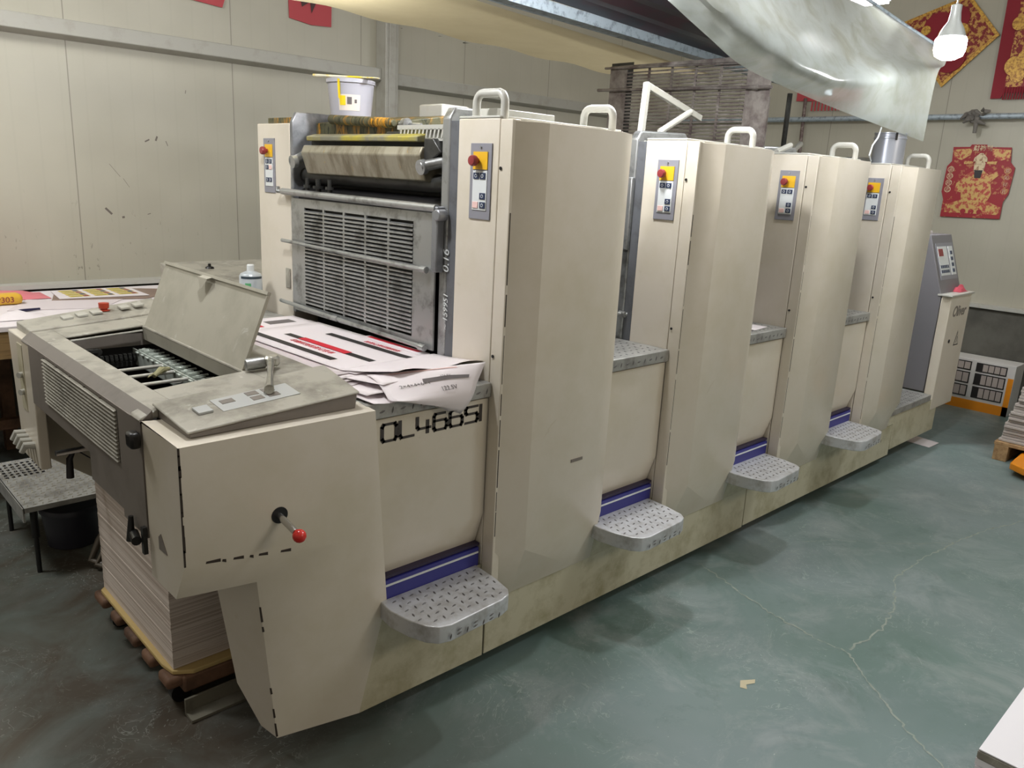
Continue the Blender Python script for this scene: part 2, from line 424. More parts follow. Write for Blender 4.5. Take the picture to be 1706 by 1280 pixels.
# ------------------------------------------------------------------ printing units
PITCH = 0.9
STEP_OUT = [(-0.385, 0.0), (-0.392, -0.06), (-0.380, -0.13), (-0.360, -0.185), (-0.335, -0.212), (-0.30, -0.222), (-0.10, -0.212), (-0.065, -0.20), (-0.045, -0.175), (-0.030, -0.10), (-0.022, 0.0)]
def inpoly(x, y, P):
    c = False
    for i in range(len(P)):
        x1, y1 = P[i]; x2, y2 = P[i-1]
        if (y1 > y) != (y2 > y) and x < (x2-x1)*(y-y1)/(y2-y1)+x1: c = not c
    return c
def control_panel(root, y0, y1, z0, z1, far=False):
    """operator keypad let into the front face (faces -X)"""
    pl = MB().box(-0.004, 0.002, y0, y1, z0, z1).build('control_panel', PANELG, root, bevel=0.001)
    h = z1-z0; w = y1-y0; m = w*0.16
    MB().box(-0.0065, -0.003, y0+m, y1-m, z0+h*0.66, z0+h*0.89).build('emergency_label', YEL, pl)
    MB().box(-0.0062, -0.003, y0+m, y1-m, z0+h*0.12, z0+h*0.645).build('keypad', KEYPAD, pl, bevel=0.001)
    MB().cyl((-0.004, (y0+y1)/2, z1-h*0.05), (-0.008, (y0+y1)/2, z1-h*0.05), 0.003).build('screw', ALU, pl)
    cy = (y0+y1)/2 + w*0.12; cz = z0+h*0.77
    MB().lathe((-0.0065, cy, cz), [(0.008, 0), (0.008, 0.008), (0.0145, 0.010), (0.0155, 0.014), (0.0155, 0.022), (0.013, 0.026), (0.0, 0.027)], 20, axis=(-1, 0, 0)).build('emergency_button', REDB, pl)
    def key(a, b, matl, sw=0.26, sh=0.085):
        yc = y1-m-(w-2*m)*a; zc = z0+h*b
        MB().box(-0.0085, -0.006, yc-w*sw/2, yc+w*sw/2, zc-h*sh/2, zc+h*sh/2).build('key', matl, pl, bevel=0.0008)
        if matl is NAVY:
            MB().cyl((-0.0086, yc, zc), (-0.0092, yc, zc), 0.0052, 12).build('key_symbol', KEYPAD, pl)
            MB().cyl((-0.0090, yc, zc), (-0.0096, yc, zc), 0.0034, 12).build('key_symbol', NAVY, pl)
    if far:
        for a, b, mm in ((0.3, 0.58, NAVY), (0.75, 0.58, NAVY), (0.3, 0.47, NAVY), (0.75, 0.47, PINKKEY), (0.3, 0.24, NAVY), (0.72, 0.24, NAVY)): key(a, b, mm, 0.24, 0.08)
    else:
        for a, b, mm in ((0.27, 0.575, NAVY), (0.72, 0.575, NAVY), (0.74, 0.31, NAVY), (0.26, 0.19, PINKKEY), (0.76, 0.19, NAVY)): key(a, b, mm)
    return pl
def grab_handle(root, x, y0, y1, z, h, r=0.012):
    rr = 0.028; P = [(x, y0, z-0.02), (x, y0, z+h-rr)]
    for k in range(1, 6):
        a = PI/2*k/6; P.append((x, y0+rr-rr*math.cos(a), z+h-rr+rr*math.sin(a)))
    for k in range(0, 6):
        a = PI/2*k/5; P.append((x, y1-rr+rr*math.sin(a), z+h-rr+rr*math.cos(a)))
    P.append((x, y1, z-0.02))
    return MB().tube(P, r, 12).build('grab_handle', WHITEP, root)
def slatted(mb, x, y0, y1, z0, z1, cols, rows, t=0.006, border=(0.03, 0.03, 0.02, 0.03)):
    """slotted sheet facing -X: border plate, dividers and slats"""
    bl, br, bb, bt = border
    mb.box(x, x+t, y0, y0+bl, z0, z1); mb.box(x, x+t, y1-br, y1, z0, z1)
    mb.box(x, x+t, y0+bl, y1-br, z0, z0+bb); mb.box(x, x+t, y0+bl, y1-br, z1-bt, z1)
    iy0, iy1, iz0, iz1 = y0+bl, y1-br, z0+bb, z1-bt
    for c in range(1, cols):
        yy = iy0+(iy1-iy0)*c/cols; mb.box(x, x+t, yy-0.006, yy+0.006, iz0, iz1)
    for r in range(1, rows):
        zz = iz0+(iz1-iz0)*r/rows
        mb.hexa([(x-0.003, iy0, zz-0.0045), (x+t, iy0, zz-0.0015), (x+t, iy1, zz-0.0015), (x-0.003, iy1, zz-0.0045)],
                [(x-0.003, iy0, zz+0.001), (x+t, iy0, zz+0.0045), (x+t, iy1, zz+0.0045), (x-0.003, iy1, zz+0.001)])
    return mb
def make_unit(k):
    X = PITCH*k
    root = empty('printing_unit', (X, 0, 0))
    xl = -0.445 if k == 0 else -0.37
    # side frames
    MB().box(0.0, 0.53, 0.0, 0.178, 0.27, 1.755).build('operator_side_frame', CREAM, root, bevel=0.003)
    MB().box(0.0, 0.53, 1.19, 1.455, 0.20, 1.755).build('drive_side_frame', CREAM, root, bevel=0.004)
    # corner strip between the frame and the door
    MB().prism([(0.0, -0.003), (0.0, -0.052), (0.03, -0.052), (0.03, -0.003)], 'z', 0.33, 1.752).build('corner_strip', CREAM, root, bevel=0.002)
    # bulging door with chamfered sides and tucked-in foot
    def ring(z, a):
        top = [(0.008, -0.05), (0.10, -0.095), (0.42, -0.095), (0.53, -0.045), (0.53, 0.0), (0.034, 0.0), (0.034, -0.048)]
        bot = [(0.035, 0.0), (0.13, -0.006), (0.44, -0.006), (0.54, -0.004), (0.54, 0.0), (0.06, 0.0), (0.055, 0.0)]
        return [(p[0]+(q[0]-p[0])*a, p[1]+(q[1]-p[1])*a-0.001, z) for p, q in zip(top, bot)]
    d = MB().loft([ring(0.252, 1), ring(0.452, 0), ring(1.748, 0)])
    door = d.build('side_door', CREAM, root, bevel=0.004)
    ch = MB(); random.seed(20+k)
    z = 1.50
    while z > 0.55:
        h = random.uniform(0.05, 0.22); ch.box(0.0045, 0.0065+random.uniform(0, 0.002), -0.0520-random.uniform(0, 0.001), -0.0495, z-h, z); z -= h+random.uniform(0.0, 0.03)
    ch.build('chipped_edge', CHIP, door, smooth=False)
    MB().box(0.29, 0.345, -0.0985, -0.094, 0.706, 0.716).build('key_slot', GREYDARK, door) if k == 0 else None
    # lid line on top
    MB().box(0.0, 0.53, 0.0, 0.178, 1.755, 1.762).build('top_plate', WHITEP, root, bevel=0.002)
    # seam screws
    for (yy, zz) in ((-0.012, 1.62), (-0.014, 1.08)):
        MB().cyl((-0.001, yy, zz), (-0.003, yy, zz), 0.005, 10).build('screw_hole', BLACK, root)
    control_panel(root, 0.025, 0.116, 1.474, 1.687)
    if k == 0:
        control_panel(root, 1.308, 1.398, 1.489, 1.699, far=True)
    # handles
    if k == 0:
        grab_handle(root, 0.02, 0.005, 0.125, 1.755, 0.07)
    if k == 0: grab_handle(root, 0.44, -0.035, 0.085, 1.755, 0.065)
    else: grab_handle(root, 0.36, -0.045, 0.065, 1.755, 0.062)
    # inner cheek plates
    MB().box(0.002, 0.45, 0.179, 0.216, 0.99, 1.75).build('slate_strip', SLATE, root)
    cp = MB().prism([(0.0, 0.98), (0.0, 1.76), (0.02, 1.79), (0.30, 1.80), (0.34, 1.76), (0.34, 0.98)], 'y', 0.218, 0.256).build('inner_cheek', ALU, root, bevel=0.006)
    MB().prism([(0.0, 1.03), (0.0, 1.76), (0.02, 1.797), (0.30, 1.80), (0.34, 1.76), (0.34, 1.03)], 'y', 1.168, 1.19).build('inner_cheek', STEEL, root, bevel=0.004)
    # dark inside with cylinders
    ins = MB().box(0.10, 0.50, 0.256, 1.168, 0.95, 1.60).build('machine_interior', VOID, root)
    MB().cyl((0.075, 0.257, 1.47), (0.075, 1.167, 1.47), 0.055, 28).build('form_roller', BLACK, ins)
    MB().cyl((0.06, 0.257, 1.565), (0.06, 1.167, 1.565), 0.03, 20).build('ink_roller', DARKMET, ins)
    for yy, rr in ((0.98, 0.02), (1.06, 0.014), (0.90, 0.016)):
        MB().cyl((0.0, yy, 1.50), (0.0, yy, 1.555), rr*0.5, 12).cyl((0.0, yy, 1.52), (0.0, yy, 1.53), rr, 12).build('adjusting_screw', DARKMET, ins)
    # tie between units: deck, recessed riser, step, plinth
    MB().box(xl, 0.0, 0.055, 1.44, 0.20, 0.955).build('riser_body', GREYDARK, root)
    deck = MB().box(xl+0.002, -0.002, -0.016, 1.44, 0.955, 1.0)
    deck.tread((xl, 0.0, 1.0), (1, 0, 0), (0, 1, 0), 13, 40 if k else 6, lambda a, b: a < -xl-0.015)
    deck.tread((xl, -0.016, 0.958), (1, 0, 0), (0, 0, 1), 13, 1, lambda a, b: a < -xl-0.015, step=0.034, L=0.015)
    deck.build('walkway_deck', [CHECKD, RIDGE], root, bevel=0.006)
    lo = -0.005
    pan = MB().prism([(lo, 0.95), (lo, 0.575), (0.028, 0.468), (0.05, 0.468), (0.05, 0.95)], 'x', xl+0.003, -0.004)
    pan.build('riser_panel', CREAM, root, bevel=0.002)
    MB().box(xl+0.01, -0.006, 0.004, 0.05, 0.462, 0.470).build('strip_dark_top', mat('dark_violet', rgb(44, 34, 62), 0.5) if 'dark_violet' not in MATS else MATS['dark_violet'], root)  # dark blue-violet top part of the toe strip
    bs = MB().box(xl+0.01, -0.012, 0.000, 0.05, 0.395, 0.458).build('toe_strip', BLUE, root)
    MB().box(xl+0.012, -0.015, -0.003, 0.0, 0.440, 0.4455).build('strip_line', KEYPAD, bs)
    st = MB().prism(STEP_OUT, 'z', 0.347, 0.40)
    st.tread((-0.40, -0.225, 0.40), (1, 0, 0), (0, 1, 0), 13, 8, lambda a, b: inpoly(-0.40+a, -0.225+b, [(p[0]*0.95-0.010, p[1]*0.93) for p in STEP_OUT]), step=0.0305, L=0.0135)
    st.tread((-0.32, -0.2255, 0.350), (1, 0, 0), (0, 0, 1), 9, 1, lambda a, b: a < 0.20, step=0.030, L=0.0135)
    st.tread((-0.32, -0.2255, 0.362), (1, 0, 0), (0, 0, 1), 9, 1, lambda a, b: a < 0.20 and int(a/0.03) % 2, step=0.030, L=0.0135)
    st.build('foot_step', [CHECK, RIDGE], root, bevel=0.005, segs=3)
    return root
LBL = ['cream printing unit nearest the paper delivery, slatted metal guard closed on its front',
       'cream printing unit with a bent white arm frame raised above its left corner',
       'cream printing unit with the slatted metal guard lifted above its top',
       'cream printing unit farthest from the delivery, beside the grey control console']
units = []
for k in range(4):
    u = make_unit(k); tag(u, LBL[k], 'printing press', 'cream printing units in a row'); units.append(u)
PB = empty('press_base', (1.7, 0.6, 0), label='long low cream plinth running under all four printing units', cat='machine base')
MB().prism([(0.0, 0.252), (0.0, 0.055), (0.02, 0.055), (0.02, 0.252)], 'x', 0.030, 1.655).build('plinth_panel', CREAM_LOW, PB, bevel=0.002, offset=(1.7, 0.6, 0))
MB().prism([(0.0, 0.252), (0.0, 0.06), (0.02, 0.06), (0.02, 0.252)], 'x', 1.662, 3.35).build('plinth_panel', CREAM_LOW, PB, bevel=0.002, offset=(1.7, 0.6, 0))
MB().box(-0.2, 3.2, 0.30, 1.2, 0.0, 0.19).build('base_frame', VOID, PB, offset=(1.7, 0.6, 0))
# strips under the steps fill the plinth up to step height
for k, u in enumerate(units):
    a = -0.445 if k == 0 else -0.37
    if k: MB().box(a+0.0, 0.02, 0.0, 0.02, 0.252, 0.395).build('step_back_panel', CREAM_LOW, u)
    MB().cyl((0.06, 0.22, 0.0), (0.06, 0.22, 0.07), 0.035, 12).cyl((0.06, 0.22, 0.05), (0.06, 0.22, 0.3), 0.02, 12).build('levelling_foot', VOID, u)

# ---- closed slatted guard, rods and inking parts of the first unit
U0 = units[0]
g = slatted(MB(), -0.012, 0.262, 1.165, 1.045, 1.478, 5, 27, border=(0.113, 0.10, 0.028, 0.032))
guard = g.build('slatted_guard', ALU, U0, smooth=False)
MB().box(0.004, 0.008, 0.37, 1.06, 1.06, 1.45).build('slot_shade_sheet', VOID, guard)  # black sheet standing in for the shade behind the slots
MB().tube([(-0.022, 0.245, 1.494), (-0.022, 1.215, 1.500)], 0.0125, 12).tube([(-0.022, 1.215, 1.5), (-0.03, 1.235, 1.50), (-0.028, 1.24, 1.515)], 0.009, 10).build('guard_rail', ALU, guard)
MB().tube([(-0.028, 0.28, 1.302), (-0.028, 1.215, 1.312)], 0.007, 10).lathe((-0.028, 0.30, 1.302), [(0.0, -0.02), (0.011, -0.018), (0.011, 0.01), (0.0, 0.014)], 12, axis=(0, 1, 0)).build('guard_rail', ALU, guard)
MB().tube([(-0.028, 0.28, 1.052), (-0.028, 1.235, 1.070)], 0.0075, 10).lathe((-0.028, 0.82, 1.062), [(0.0, -0.02), (0.011, -0.016), (0.011, 0.016), (0.0, 0.02)], 12, axis=(0, 1, 0)).lathe((-0.028, 0.30, 1.052), [(0.0, -0.02), (0.011, -0.018), (0.011, 0.01), (0.0, 0.014)], 12, axis=(0, 1, 0)).build('guard_rail', ALU, guard)
MB().box(-0.03, 0.0, 0.232, 0.26, 1.30, 1.50).cyl((-0.04, 0.225, 1.475), (-0.005, 0.225, 1.475), 0.018, 14).build('guard_latch', STEEL, guard, bevel=0.008)
text('0.16', 0.042, (-0.001, 0.206, 1.30), (0, 0, 1), (0, 1, 0), KEYPAD, U0, 'handwritten_mark', shear=0.2)
text('~ 159951', 0.03, (-0.001, 0.206, 1.12), (0, 0, 1), (0, 1, 0), KEYPAD, U0, 'handwritten_mark', shear=0.2)
# ink fountain
MB().prism([(0.10, 1.675), (-0.005, 1.675), (-0.018, 1.648), (0.008, 1.572), (0.10, 1.56)], 'y', 0.345, 1.075).build('ink_fountain', FOUNT, U0, bevel=0.004)
MB().prism([(0.02, 1.715), (-0.012, 1.705), (-0.010, 1.690), (0.06, 1.690), (0.12, 1.72)], 'y', 0.365, 1.045).build('fountain_blade', INKYEL, U0, bevel=0.003)
MB().prism([(0.02, 1.69), (0.02, 1.674), (0.12, 1.674), (0.12, 1.69)], 'y', 0.365, 1.06).build('fountain_gap', VOID, U0)
MB().prism([(0.10, 1.715), (0.10, 1.762), (0.33, 1.80), (0.33, 1.70)], 'y', 0.62, 1.165).build('ink_splash_cover', INKY, U0, bevel=0.003)
MB().lathe((0.075, 1.02, 1.772), [(0.0, 0.0), (0.01, 0.0), (0.017, 0.012), (0.017, 0.40), (0.01, 0.412), (0.0, 0.412)], 18, axis=(0, -1, -0.045)).build('distributor_roller', INKY, U0)
MB().cyl((0.09, 0.60, 1.752), (0.09, 0.48, 1.748), 0.006).lathe((0.08, 0.56, 1.752), [(0.0, 0), (0.018, 0.0), (0.018, 0.02), (0.0, 0.02)], 16, axis=(0, -1, 0)).build('roller_journal', ALU, U0)
cm = MB().box(0.02, 0.05, 0.257, 0.515, 1.728, 1.742)
for i in range(13):
    y = 0.262+i*0.0195; cm.hexa([(0.02, y, 1.70), (0.045, y, 1.70), (0.045, y+0.008, 1.70), (0.02, y+0.008, 1.70)], [(0.02, y-0.008, 1.73), (0.045, y-0.008, 1.73), (0.045, y, 1.73), (0.02, y, 1.73)])
cm.box(0.02, 0.05, 0.257, 0.515, 1.694, 1.702)
cm.build('toothed_grille', WHITEP, U0, smooth=False)
MB().box(0.05, 0.30, 0.257, 0.62, 1.66, 1.725).build('roller_cover', DARKMET, U0, bevel=0.004)
for yy in (0.315, 1.11):
    MB().tube([(-0.03, yy, 1.615), (0.03, yy+(0.04 if yy > 1 else -0.05), 1.635)], 0.017, 14).lathe((-0.036, yy, 1.612), [(0, 0), (0.023, 0), (0.023, 0.018), (0, 0.02)], 16, axis=(1, 0, 0.2)).build('fountain_knob', ALU, U0)
MB().prism([(0.30, 1.70), (0.26, 1.66), (0.345, 1.62), (0.345, 1.70)], 'x', 0.0, 0.06).build('fountain_bracket', DARKMET, U0, bevel=0.003)
MB().box(0.06, 0.30, 0.08, 0.165, 1.762, 1.788).build('maker_plate', WHITEP, U0, bevel=0.002)
MB().box(0.02, 0.16, 1.20, 1.40, 1.757, 1.778).build('cover_flange', INKY, U0, bevel=0.002)
MB().box(0.35, 0.48, 0.70, 0.84, 1.60, 1.845).build('oil_reservoir', WHITEP, U0, bevel=0.006)
MB().box(-0.006, 0.0, 1.20, 1.235, 1.12, 1.20).build('pull_recess', GREYPAINT, U0, bevel=0.003)
LTR = mat('lettering_dark', rgb(58, 52, 48), 0.4)
def stroke_text(word, x0, z0, H, Wd, gap, t, parent, y):
    G = {'O': [[(0.1, 0), (0.9, 0), (1, 0.15), (1, 0.85), (0.9, 1), (0.1, 1), (0, 0.85), (0, 0.15), (0.1, 0)]],
         'L': [[(0, 1), (0, 0.15), (0.1, 0), (1, 0)]],
         '4': [[(0, 1), (0, 0.42), (0.1, 0.30), (1, 0.30)], [(0.78, 0.72), (0.78, 0)]],
         '6': [[(0.85, 1), (0.1, 1), (0, 0.85), (0, 0.15), (0.1, 0), (0.9, 0), (1, 0.15), (1, 0.45), (0.9, 0.58), (0, 0.58)]],
         'S': [[(1, 1), (0.1, 1), (0, 0.85), (0, 0.66), (0.1, 0.55), (0.9, 0.55), (1, 0.42), (1, 0.15), (0.9, 0), (0, 0)]],
         'I': [[(0.5, 1), (0.5, 0)]]}
    mb = MB(); x = x0
    for ch in word:
        w = Wd if ch != 'I' else 0.0
        for pl in G[ch]:
            pts = [Vector((x+p[0]*(w or 0), 0, z0+p[1]*H)) for p in pl]
            for a, b in zip(pts[:-1], pts[1:]):
                d = (b-a).normalized(); n_ = Vector((-d.z, 0, d.x)); tw = t*(1.25 if abs(d.z) > 0.5 else 0.8)
                a2, b2 = a-d*t*0.35, b+d*t*0.35
                q = [a2+n_*tw/2, a2-n_*tw/2, b2-n_*tw/2, b2+n_*tw/2]
                mb.add([(p.x, y, p.z) for p in q], [(0, 1, 2, 3)])
        x += w+gap
    return mb.build('model_lettering', LTR, parent, recalc=False, smooth=False)
stroke_text('OL466SI', -0.387, 0.885, 0.048, 0.0465, 0.0125, 0.0095, U0, -0.0062)

# ---- second unit: raised arm frame with gas strut
U1 = units[1]
arm = MB()
def sqbar(mb, p, q, w, d=None, mi=0):
    p, q = Vector(p), Vector(q); x, y = frame_of(q-p); d = d or w
    c = [(-w, -d), (w, -d), (w, d), (-w, d)]
    return mb.hexa([p+x*a+y*b for a, b in c], [q+x*a+y*b for a, b in c], mi)
sqbar(arm, (0.02, 0.25, 1.30), (0.065, 0.25, 1.965), 0.011)
sqbar(arm, (0.058, 0.25, 1.957), (0.435, 0.25, 1.868), 0.009, 0.012)
arm.build('arm_frame', WHITEP, U1, bevel=0.002)
MB().tube([(0.045, 0.235, 1.745), (0.16, 0.235, 1.80)], 0.006).tube([(0.15, 0.235, 1.795), (0.34, 0.235, 1.885)], 0.0125).lathe((0.045, 0.245, 1.745), [(0, 0), (0.012, 0), (0.012, 0.03), (0, 0.03)], 12, axis=(0, -1, 0)).build('gas_strut', WHITEP, U1)
MB().tube([(0.015, 0.235, 1.42), (0.035, 0.235, 1.30), (0.02, 0.235, 1.08)], 0.008).tube([(-0.06, 0.26, 1.10), (0.0, 0.20, 1.10)], 0.007).lathe((-0.01, 0.2, 1.10), [(0, 0), (0.012, 0), (0.012, 0.03), (0, 0.03)], 12, axis=(0, 1, 0)).build('guard_pivot_rod', ALU, U1)
MB().box(-0.02, 0.0, 0.215, 0.245, 1.35, 1.62).build('guide_block', ALU, U1, bevel=0.004)
# ---- third unit: slatted guard lifted above the top
U2 = units[2]
g = slatted(MB(), 0.0, 0.22, 1.14, 1.72, 2.175, 5, 25, border=(0.12, 0.11, 0.03, 0.02))
OLDALU = mat('powdered_aluminium', rgb(140, 134, 128), 0.5, 0.5, dirt=rgb(92, 80, 78), dscale=12, dlo=0.4, dhi=0.65)
rg = g.build('raised_guard', OLDALU, U2, smooth=False)
rg.rotation_euler = (0, 0, 0)
MB().tube([(-0.02, 0.20, 2.035), (-0.02, 1.20, 2.06)], 0.008).lathe((-0.02, 0.28, 2.037), [(0, -0.015), (0.012, -0.012), (0.012, 0.012), (0, 0.015)], 12, axis=(0, 1, 0)).tube([(-0.02, 0.22, 2.14), (-0.02, 1.16, 2.165)], 0.006).build('guard_rail', OLDALU, rg)
MB().box(0.008, 0.012, 1.0, 1.14, 1.72, 2.19).build('guard_side_plate', DARKMET, rg)
for yy in (0.24, 1.12):
    MB().box(0.01, 0.03, yy-0.012, yy+0.012, 1.50, 2.0).build('guard_lift_bar', OLDALU, rg)
MB().tube([(0.0, 0.15, 1.765), (0.12, 0.15, 1.80)], 0.012).build('gas_strut', WHITEP, U2)
# ---- fourth unit: lift post and strut
U3 = units[3]
MB().tube([(0.02, 0.62, 1.70), (0.02, 0.62, 2.12)], 0.014).build('guard_lift_post', DARKMET, U3)
MB().tube([(-0.28, 0.42, 1.78), (-0.02, 0.50, 1.85)], [0.010, 0.016]).build('gas_strut', WHITEP, U3)
MB().box(0.0, 0.3, 0.257, 0.95, 1.66, 1.755).build('roller_cover', DARKMET, U3, bevel=0.004)
MB().box(0.0, 0.3, 0.257, 1.1, 1.66, 1.745).build('roller_cover', DARKMET, U1, bevel=0.004)

# ------------------------------------------------------------------ delivery end
D = empty('delivery_unit', (-0.7, 0.7, 0), label='low cream delivery end with raised lid, louvred grey end guard and red knobbed lever', cat='printing press')
off = (-0.7, 0.7, 0)
def dp(mb, name, mats, parent=None, **kw):
    return mb.build(name, mats, parent or D, offset=off, **kw)
# near side cover: (x, z) outline on the outer face with folded underside
so = -0.052
A = (-0.947, so, 0.995); B = (-0.44, so, 0.995); Bm = (-0.452, so+0.01, 0.72)
F1 = (-0.947, so, 0.712); F2 = (-0.552, so, 0.652)       # fold line and its apex
T1 = (-0.947, 0.015, 0.602); T2 = (-0.80, 0.012, 0.585); T3 = (-0.752, 0.005, 0.585)
K = (-0.69, 0.045, 0.070); K2 = (-0.455, 0.0, 0.062); S1 = (-0.362, 0.0, 0.395); S0 = (0.022, 0.0, 0.055)
L2 = (-0.83, 0.10, 0.585); K3 = (-0.742, 0.17, 0.20); Kb = (-0.70, 0.12, 0.070)
def back(p, y): return (p[0], y, p[2])
mb = MB()
vs = [A, B, F1, F2, T1, T3, K, K2, S1, (-0.362, 0.0, 0.30)]
fs = [(0, 2, 3, 1), (2, 4, 5, 3), (3, 5, 6, 7), (1, 3, 7, 8)]
mb.add(vs, fs)
# end face, top strip and inner side of the cover
mb.add([A, F1, T1, (-0.947, 0.165, 0.602), (-0.947, 0.165, 0.995)], [(0, 4, 3, 2, 1)])
mb.add([A, B, (-0.44, 0.03, 1.0), (-0.947, 0.165, 1.0)], [(0, 1, 2, 3)])
mb.add([T1, (-0.947, 0.165, 0.602), (-0.80, 0.165, 0.60), T3], [(0, 1, 2, 3)])
# leg
mb.add([T3, K, Kb, K3, (-0.80, 0.165, 0.60)], [(0, 4, 3, 2, 1)])
dp(mb, 'operator_side_cover', CREAM, recalc=False, bevel=0)
# lower run from the leg to the first seam (carries the first foot step)
mb = MB().add([K2, S1, (-0.36, 0.0, 0.395), (0.022, 0.0, 0.395), (0.022, 0.0, 0.055)], [(0, 4, 3, 1)])
mb.add([B, S1, (-0.362, 0.015, 0.395), (-0.44, 0.015, 0.995)], [(0, 3, 2, 1)])
dp(mb, 'lower_side_panel', CREAM_LOW, recalc=False)
mb = MB()
random.seed(3)
P = [A, F1]
z = 0.995
while z > 0.72:
    h = random.uniform(0.01, 0.05); w = random.uniform(0.001, 0.0035)
    mb.box(-0.9485, -0.9475+w*1.3, so-0.0008, so+0.0025, z-h, z); z -= h*random.uniform(0.7, 1.02)
for x, l in ((-0.90, 0.035), (-0.862, 0.010), (-0.835, 0.026), (-0.795, 0.010), (-0.772, 0.024), (-0.715, 0.028)):
    zf = 0.712+(x+0.947)/(0.395)*(-0.06); mb.hexa([(x, so-0.0008, zf+0.001), (x+l, so-0.0008, zf-0.004), (x+l, so+0.002, zf-0.004), (x, so+0.002, zf+0.001)], [(x+0.002, so-0.0008, zf+0.006), (x+l, so-0.0008, zf+0.004), (x+l, so+0.002, zf+0.004), (x, so+0.002, zf+0.006)])
for t0, t1 in ((0.15, 0.24), (0.27, 0.30), (0.66, 0.70), (0.80, 0.86), (0.90, 0.99)):
    a, b = Vector(T3).lerp(Vector(K), t0), Vector(T3).lerp(Vector(K), t1)
    mb.hexa([a+Vector((-0.002, -0.001, 0)), a+Vector((0.002, -0.001, 0)), a+Vector((0.002, 0.002, 0)), a+Vector((-0.002, 0.002, 0))], [b+Vector((-0.002, -0.001, 0)), b+Vector((0.003, -0.001, 0)), b+Vector((0.002, 0.002, 0)), b+Vector((-0.002, 0.002, 0))])
dp(mb, 'chipped_paint', CHIP, smooth=False)
MB_ = MB().prism([(0.05, 0.70), (0.10, 0.698), (0.10, 0.73), (0.085, 0.742)], 'x', -0.9487, -0.9465)
dp(MB_, 'finger_hole', GREYDARK)
# lever with red ball
lv = dp(MB().cyl((-0.715, so-0.002, 0.777), (-0.715, so+0.01, 0.777), 0.021, 24), 'lever_bushing', BLACK)
dp(MB().cyl((-0.715, -0.04, 0.777), (-0.712, -0.125, 0.758), 0.0085, 14), 'lever_arm', CHROME)
dp(MB().lathe((-0.712, -0.125, 0.758), [(0, -0.002)]+[(0.0165*math.sin(PI*i/10), 0.0165-0.0165*math.cos(PI*i/10)) for i in range(1, 10)]+[(0, 0.033)], 20, axis=(0.03, -0.97, -0.22)), 'lever_knob', REDK)
# far side cover
mb = MB()
mb.hexa([(-0.947, 1.18, 0.56), (-0.947, 1.41, 0.56), (-0.915, 1.41, 0.56), (-0.915, 1.18, 0.56)], [(-0.947, 1.18, 1.0), (-0.947, 1.452, 1.0), (-0.915, 1.452, 1.0), (-0.915, 1.18, 1.0)])
mb.hexa([(-0.915, 1.38, 0.56), (-0.915, 1.41, 0.56), (-0.45, 1.41, 0.2), (-0.45, 1.38, 0.2)], [(-0.915, 1.42, 1.0), (-0.915, 1.452, 1.0), (-0.45, 1.452, 1.0), (-0.45, 1.42, 1.0)])
far = dp(mb, 'drive_side_cover', CREAM, bevel=0.004)
dp(MB().box(-0.949, -0.94, 1.275, 1.335, 0.745, 0.975), 'handle_slot', CREAM_LOW, far)
for zz in (0.87, 0.81):
    dp(MB().cyl((-0.945, 1.30, zz), (-0.962, 1.29, zz), 0.010, 12), 'slot_knob', WHITEP, far)
for i in range(4):
    dp(MB().tube([(-0.945, 1.36-i*0.04, 0.645-i*0.004), (-0.975, 1.36-i*0.04, 0.65-i*0.004), (-0.985, 1.37-i*0.04, 0.625-i*0.004)], [0.013, 0.012, 0.009], 10), 'drain_tap', WHITEP, far)
# louvred end guard
mb = MB()
lx = -0.95
mb.prism([(lx, 0.995), (lx+0.03, 1.022), (lx+0.03, 0.98), (lx+0.008, 0.98)], 'y', 0.168, 1.262)
y0, y1, z0, z1 = 0.335, 1.0, 0.845, 0.99
mb.box(lx, lx+0.006, 0.168, y0-0.002, 0.70, 0.998); mb.box(lx, lx+0.006, y1+0.002, 1.175, 0.80, 0.998)
mb.box(lx, lx+0.006, y0-0.002, y1+0.002, z1, 0.998); mb.box(lx, lx+0.006, y0-0.002, y1+0.002, 0.80, z0)
mb.box(lx, lx+0.006, y0-0.002, 0.59, 0.72, 0.80)
for c in range(6):
    yy = y0+(y1-y0)*c/5; mb.box(lx, lx+0.006, yy-0.006, yy+0.006, z0, z1)
n = 13
lv_ = MB()
for r in range(n):
    zz = z0+(z1-z0)*(r+0.5)/n
    lv_.hexa([(lx-0.006, y0, zz-0.004), (lx+0.006, y0, zz), (lx+0.006, y1, zz), (lx-0.006, y1, zz-0.004)],
            [(lx-0.006, y0, zz-0.0022), (lx+0.006, y0, zz+0.0018), (lx+0.006, y1, zz+0.0018), (lx-0.006, y1, zz-0.0022)])
eg = dp(mb, 'end_guard', GREYDARK, smooth=False)
dp(lv_, 'louvre_slats', GREYPAINT, eg, smooth=False)
dp(MB().box(lx+0.018, lx+0.022, y0-0.01, y1+0.01, z0-0.01, z1), 'slot_shade_sheet', VOID, eg)  # black sheet painted as the darkness between the louvres
dp(MB().prism([(lx-0.002, 0.998), (lx+0.004, 1.006), (lx+0.045, 1.022), (lx+0.045, 1.0)], 'y', 0.17, 0.235), 'hinge_block', GREYPAINT, eg, bevel=0.003)
dp(MB().box(lx-0.028, lx-0.002, 0.155, 0.195, 0.935, 0.975), 'guard_catch', BLACK, eg, bevel=0.008)
dp(MB().tube([(lx-0.012, 0.245, 0.735), (lx-0.016, 0.245, 0.67)], [0.006, 0.011], 12).cyl((lx-0.02, 0.19, 0.69), (lx-0.01, 0.24, 0.69), 0.012, 12).box(lx-0.012, lx-0.002, 0.165, 0.18, 0.66, 0.73), 'release_handle', BLACK, eg)
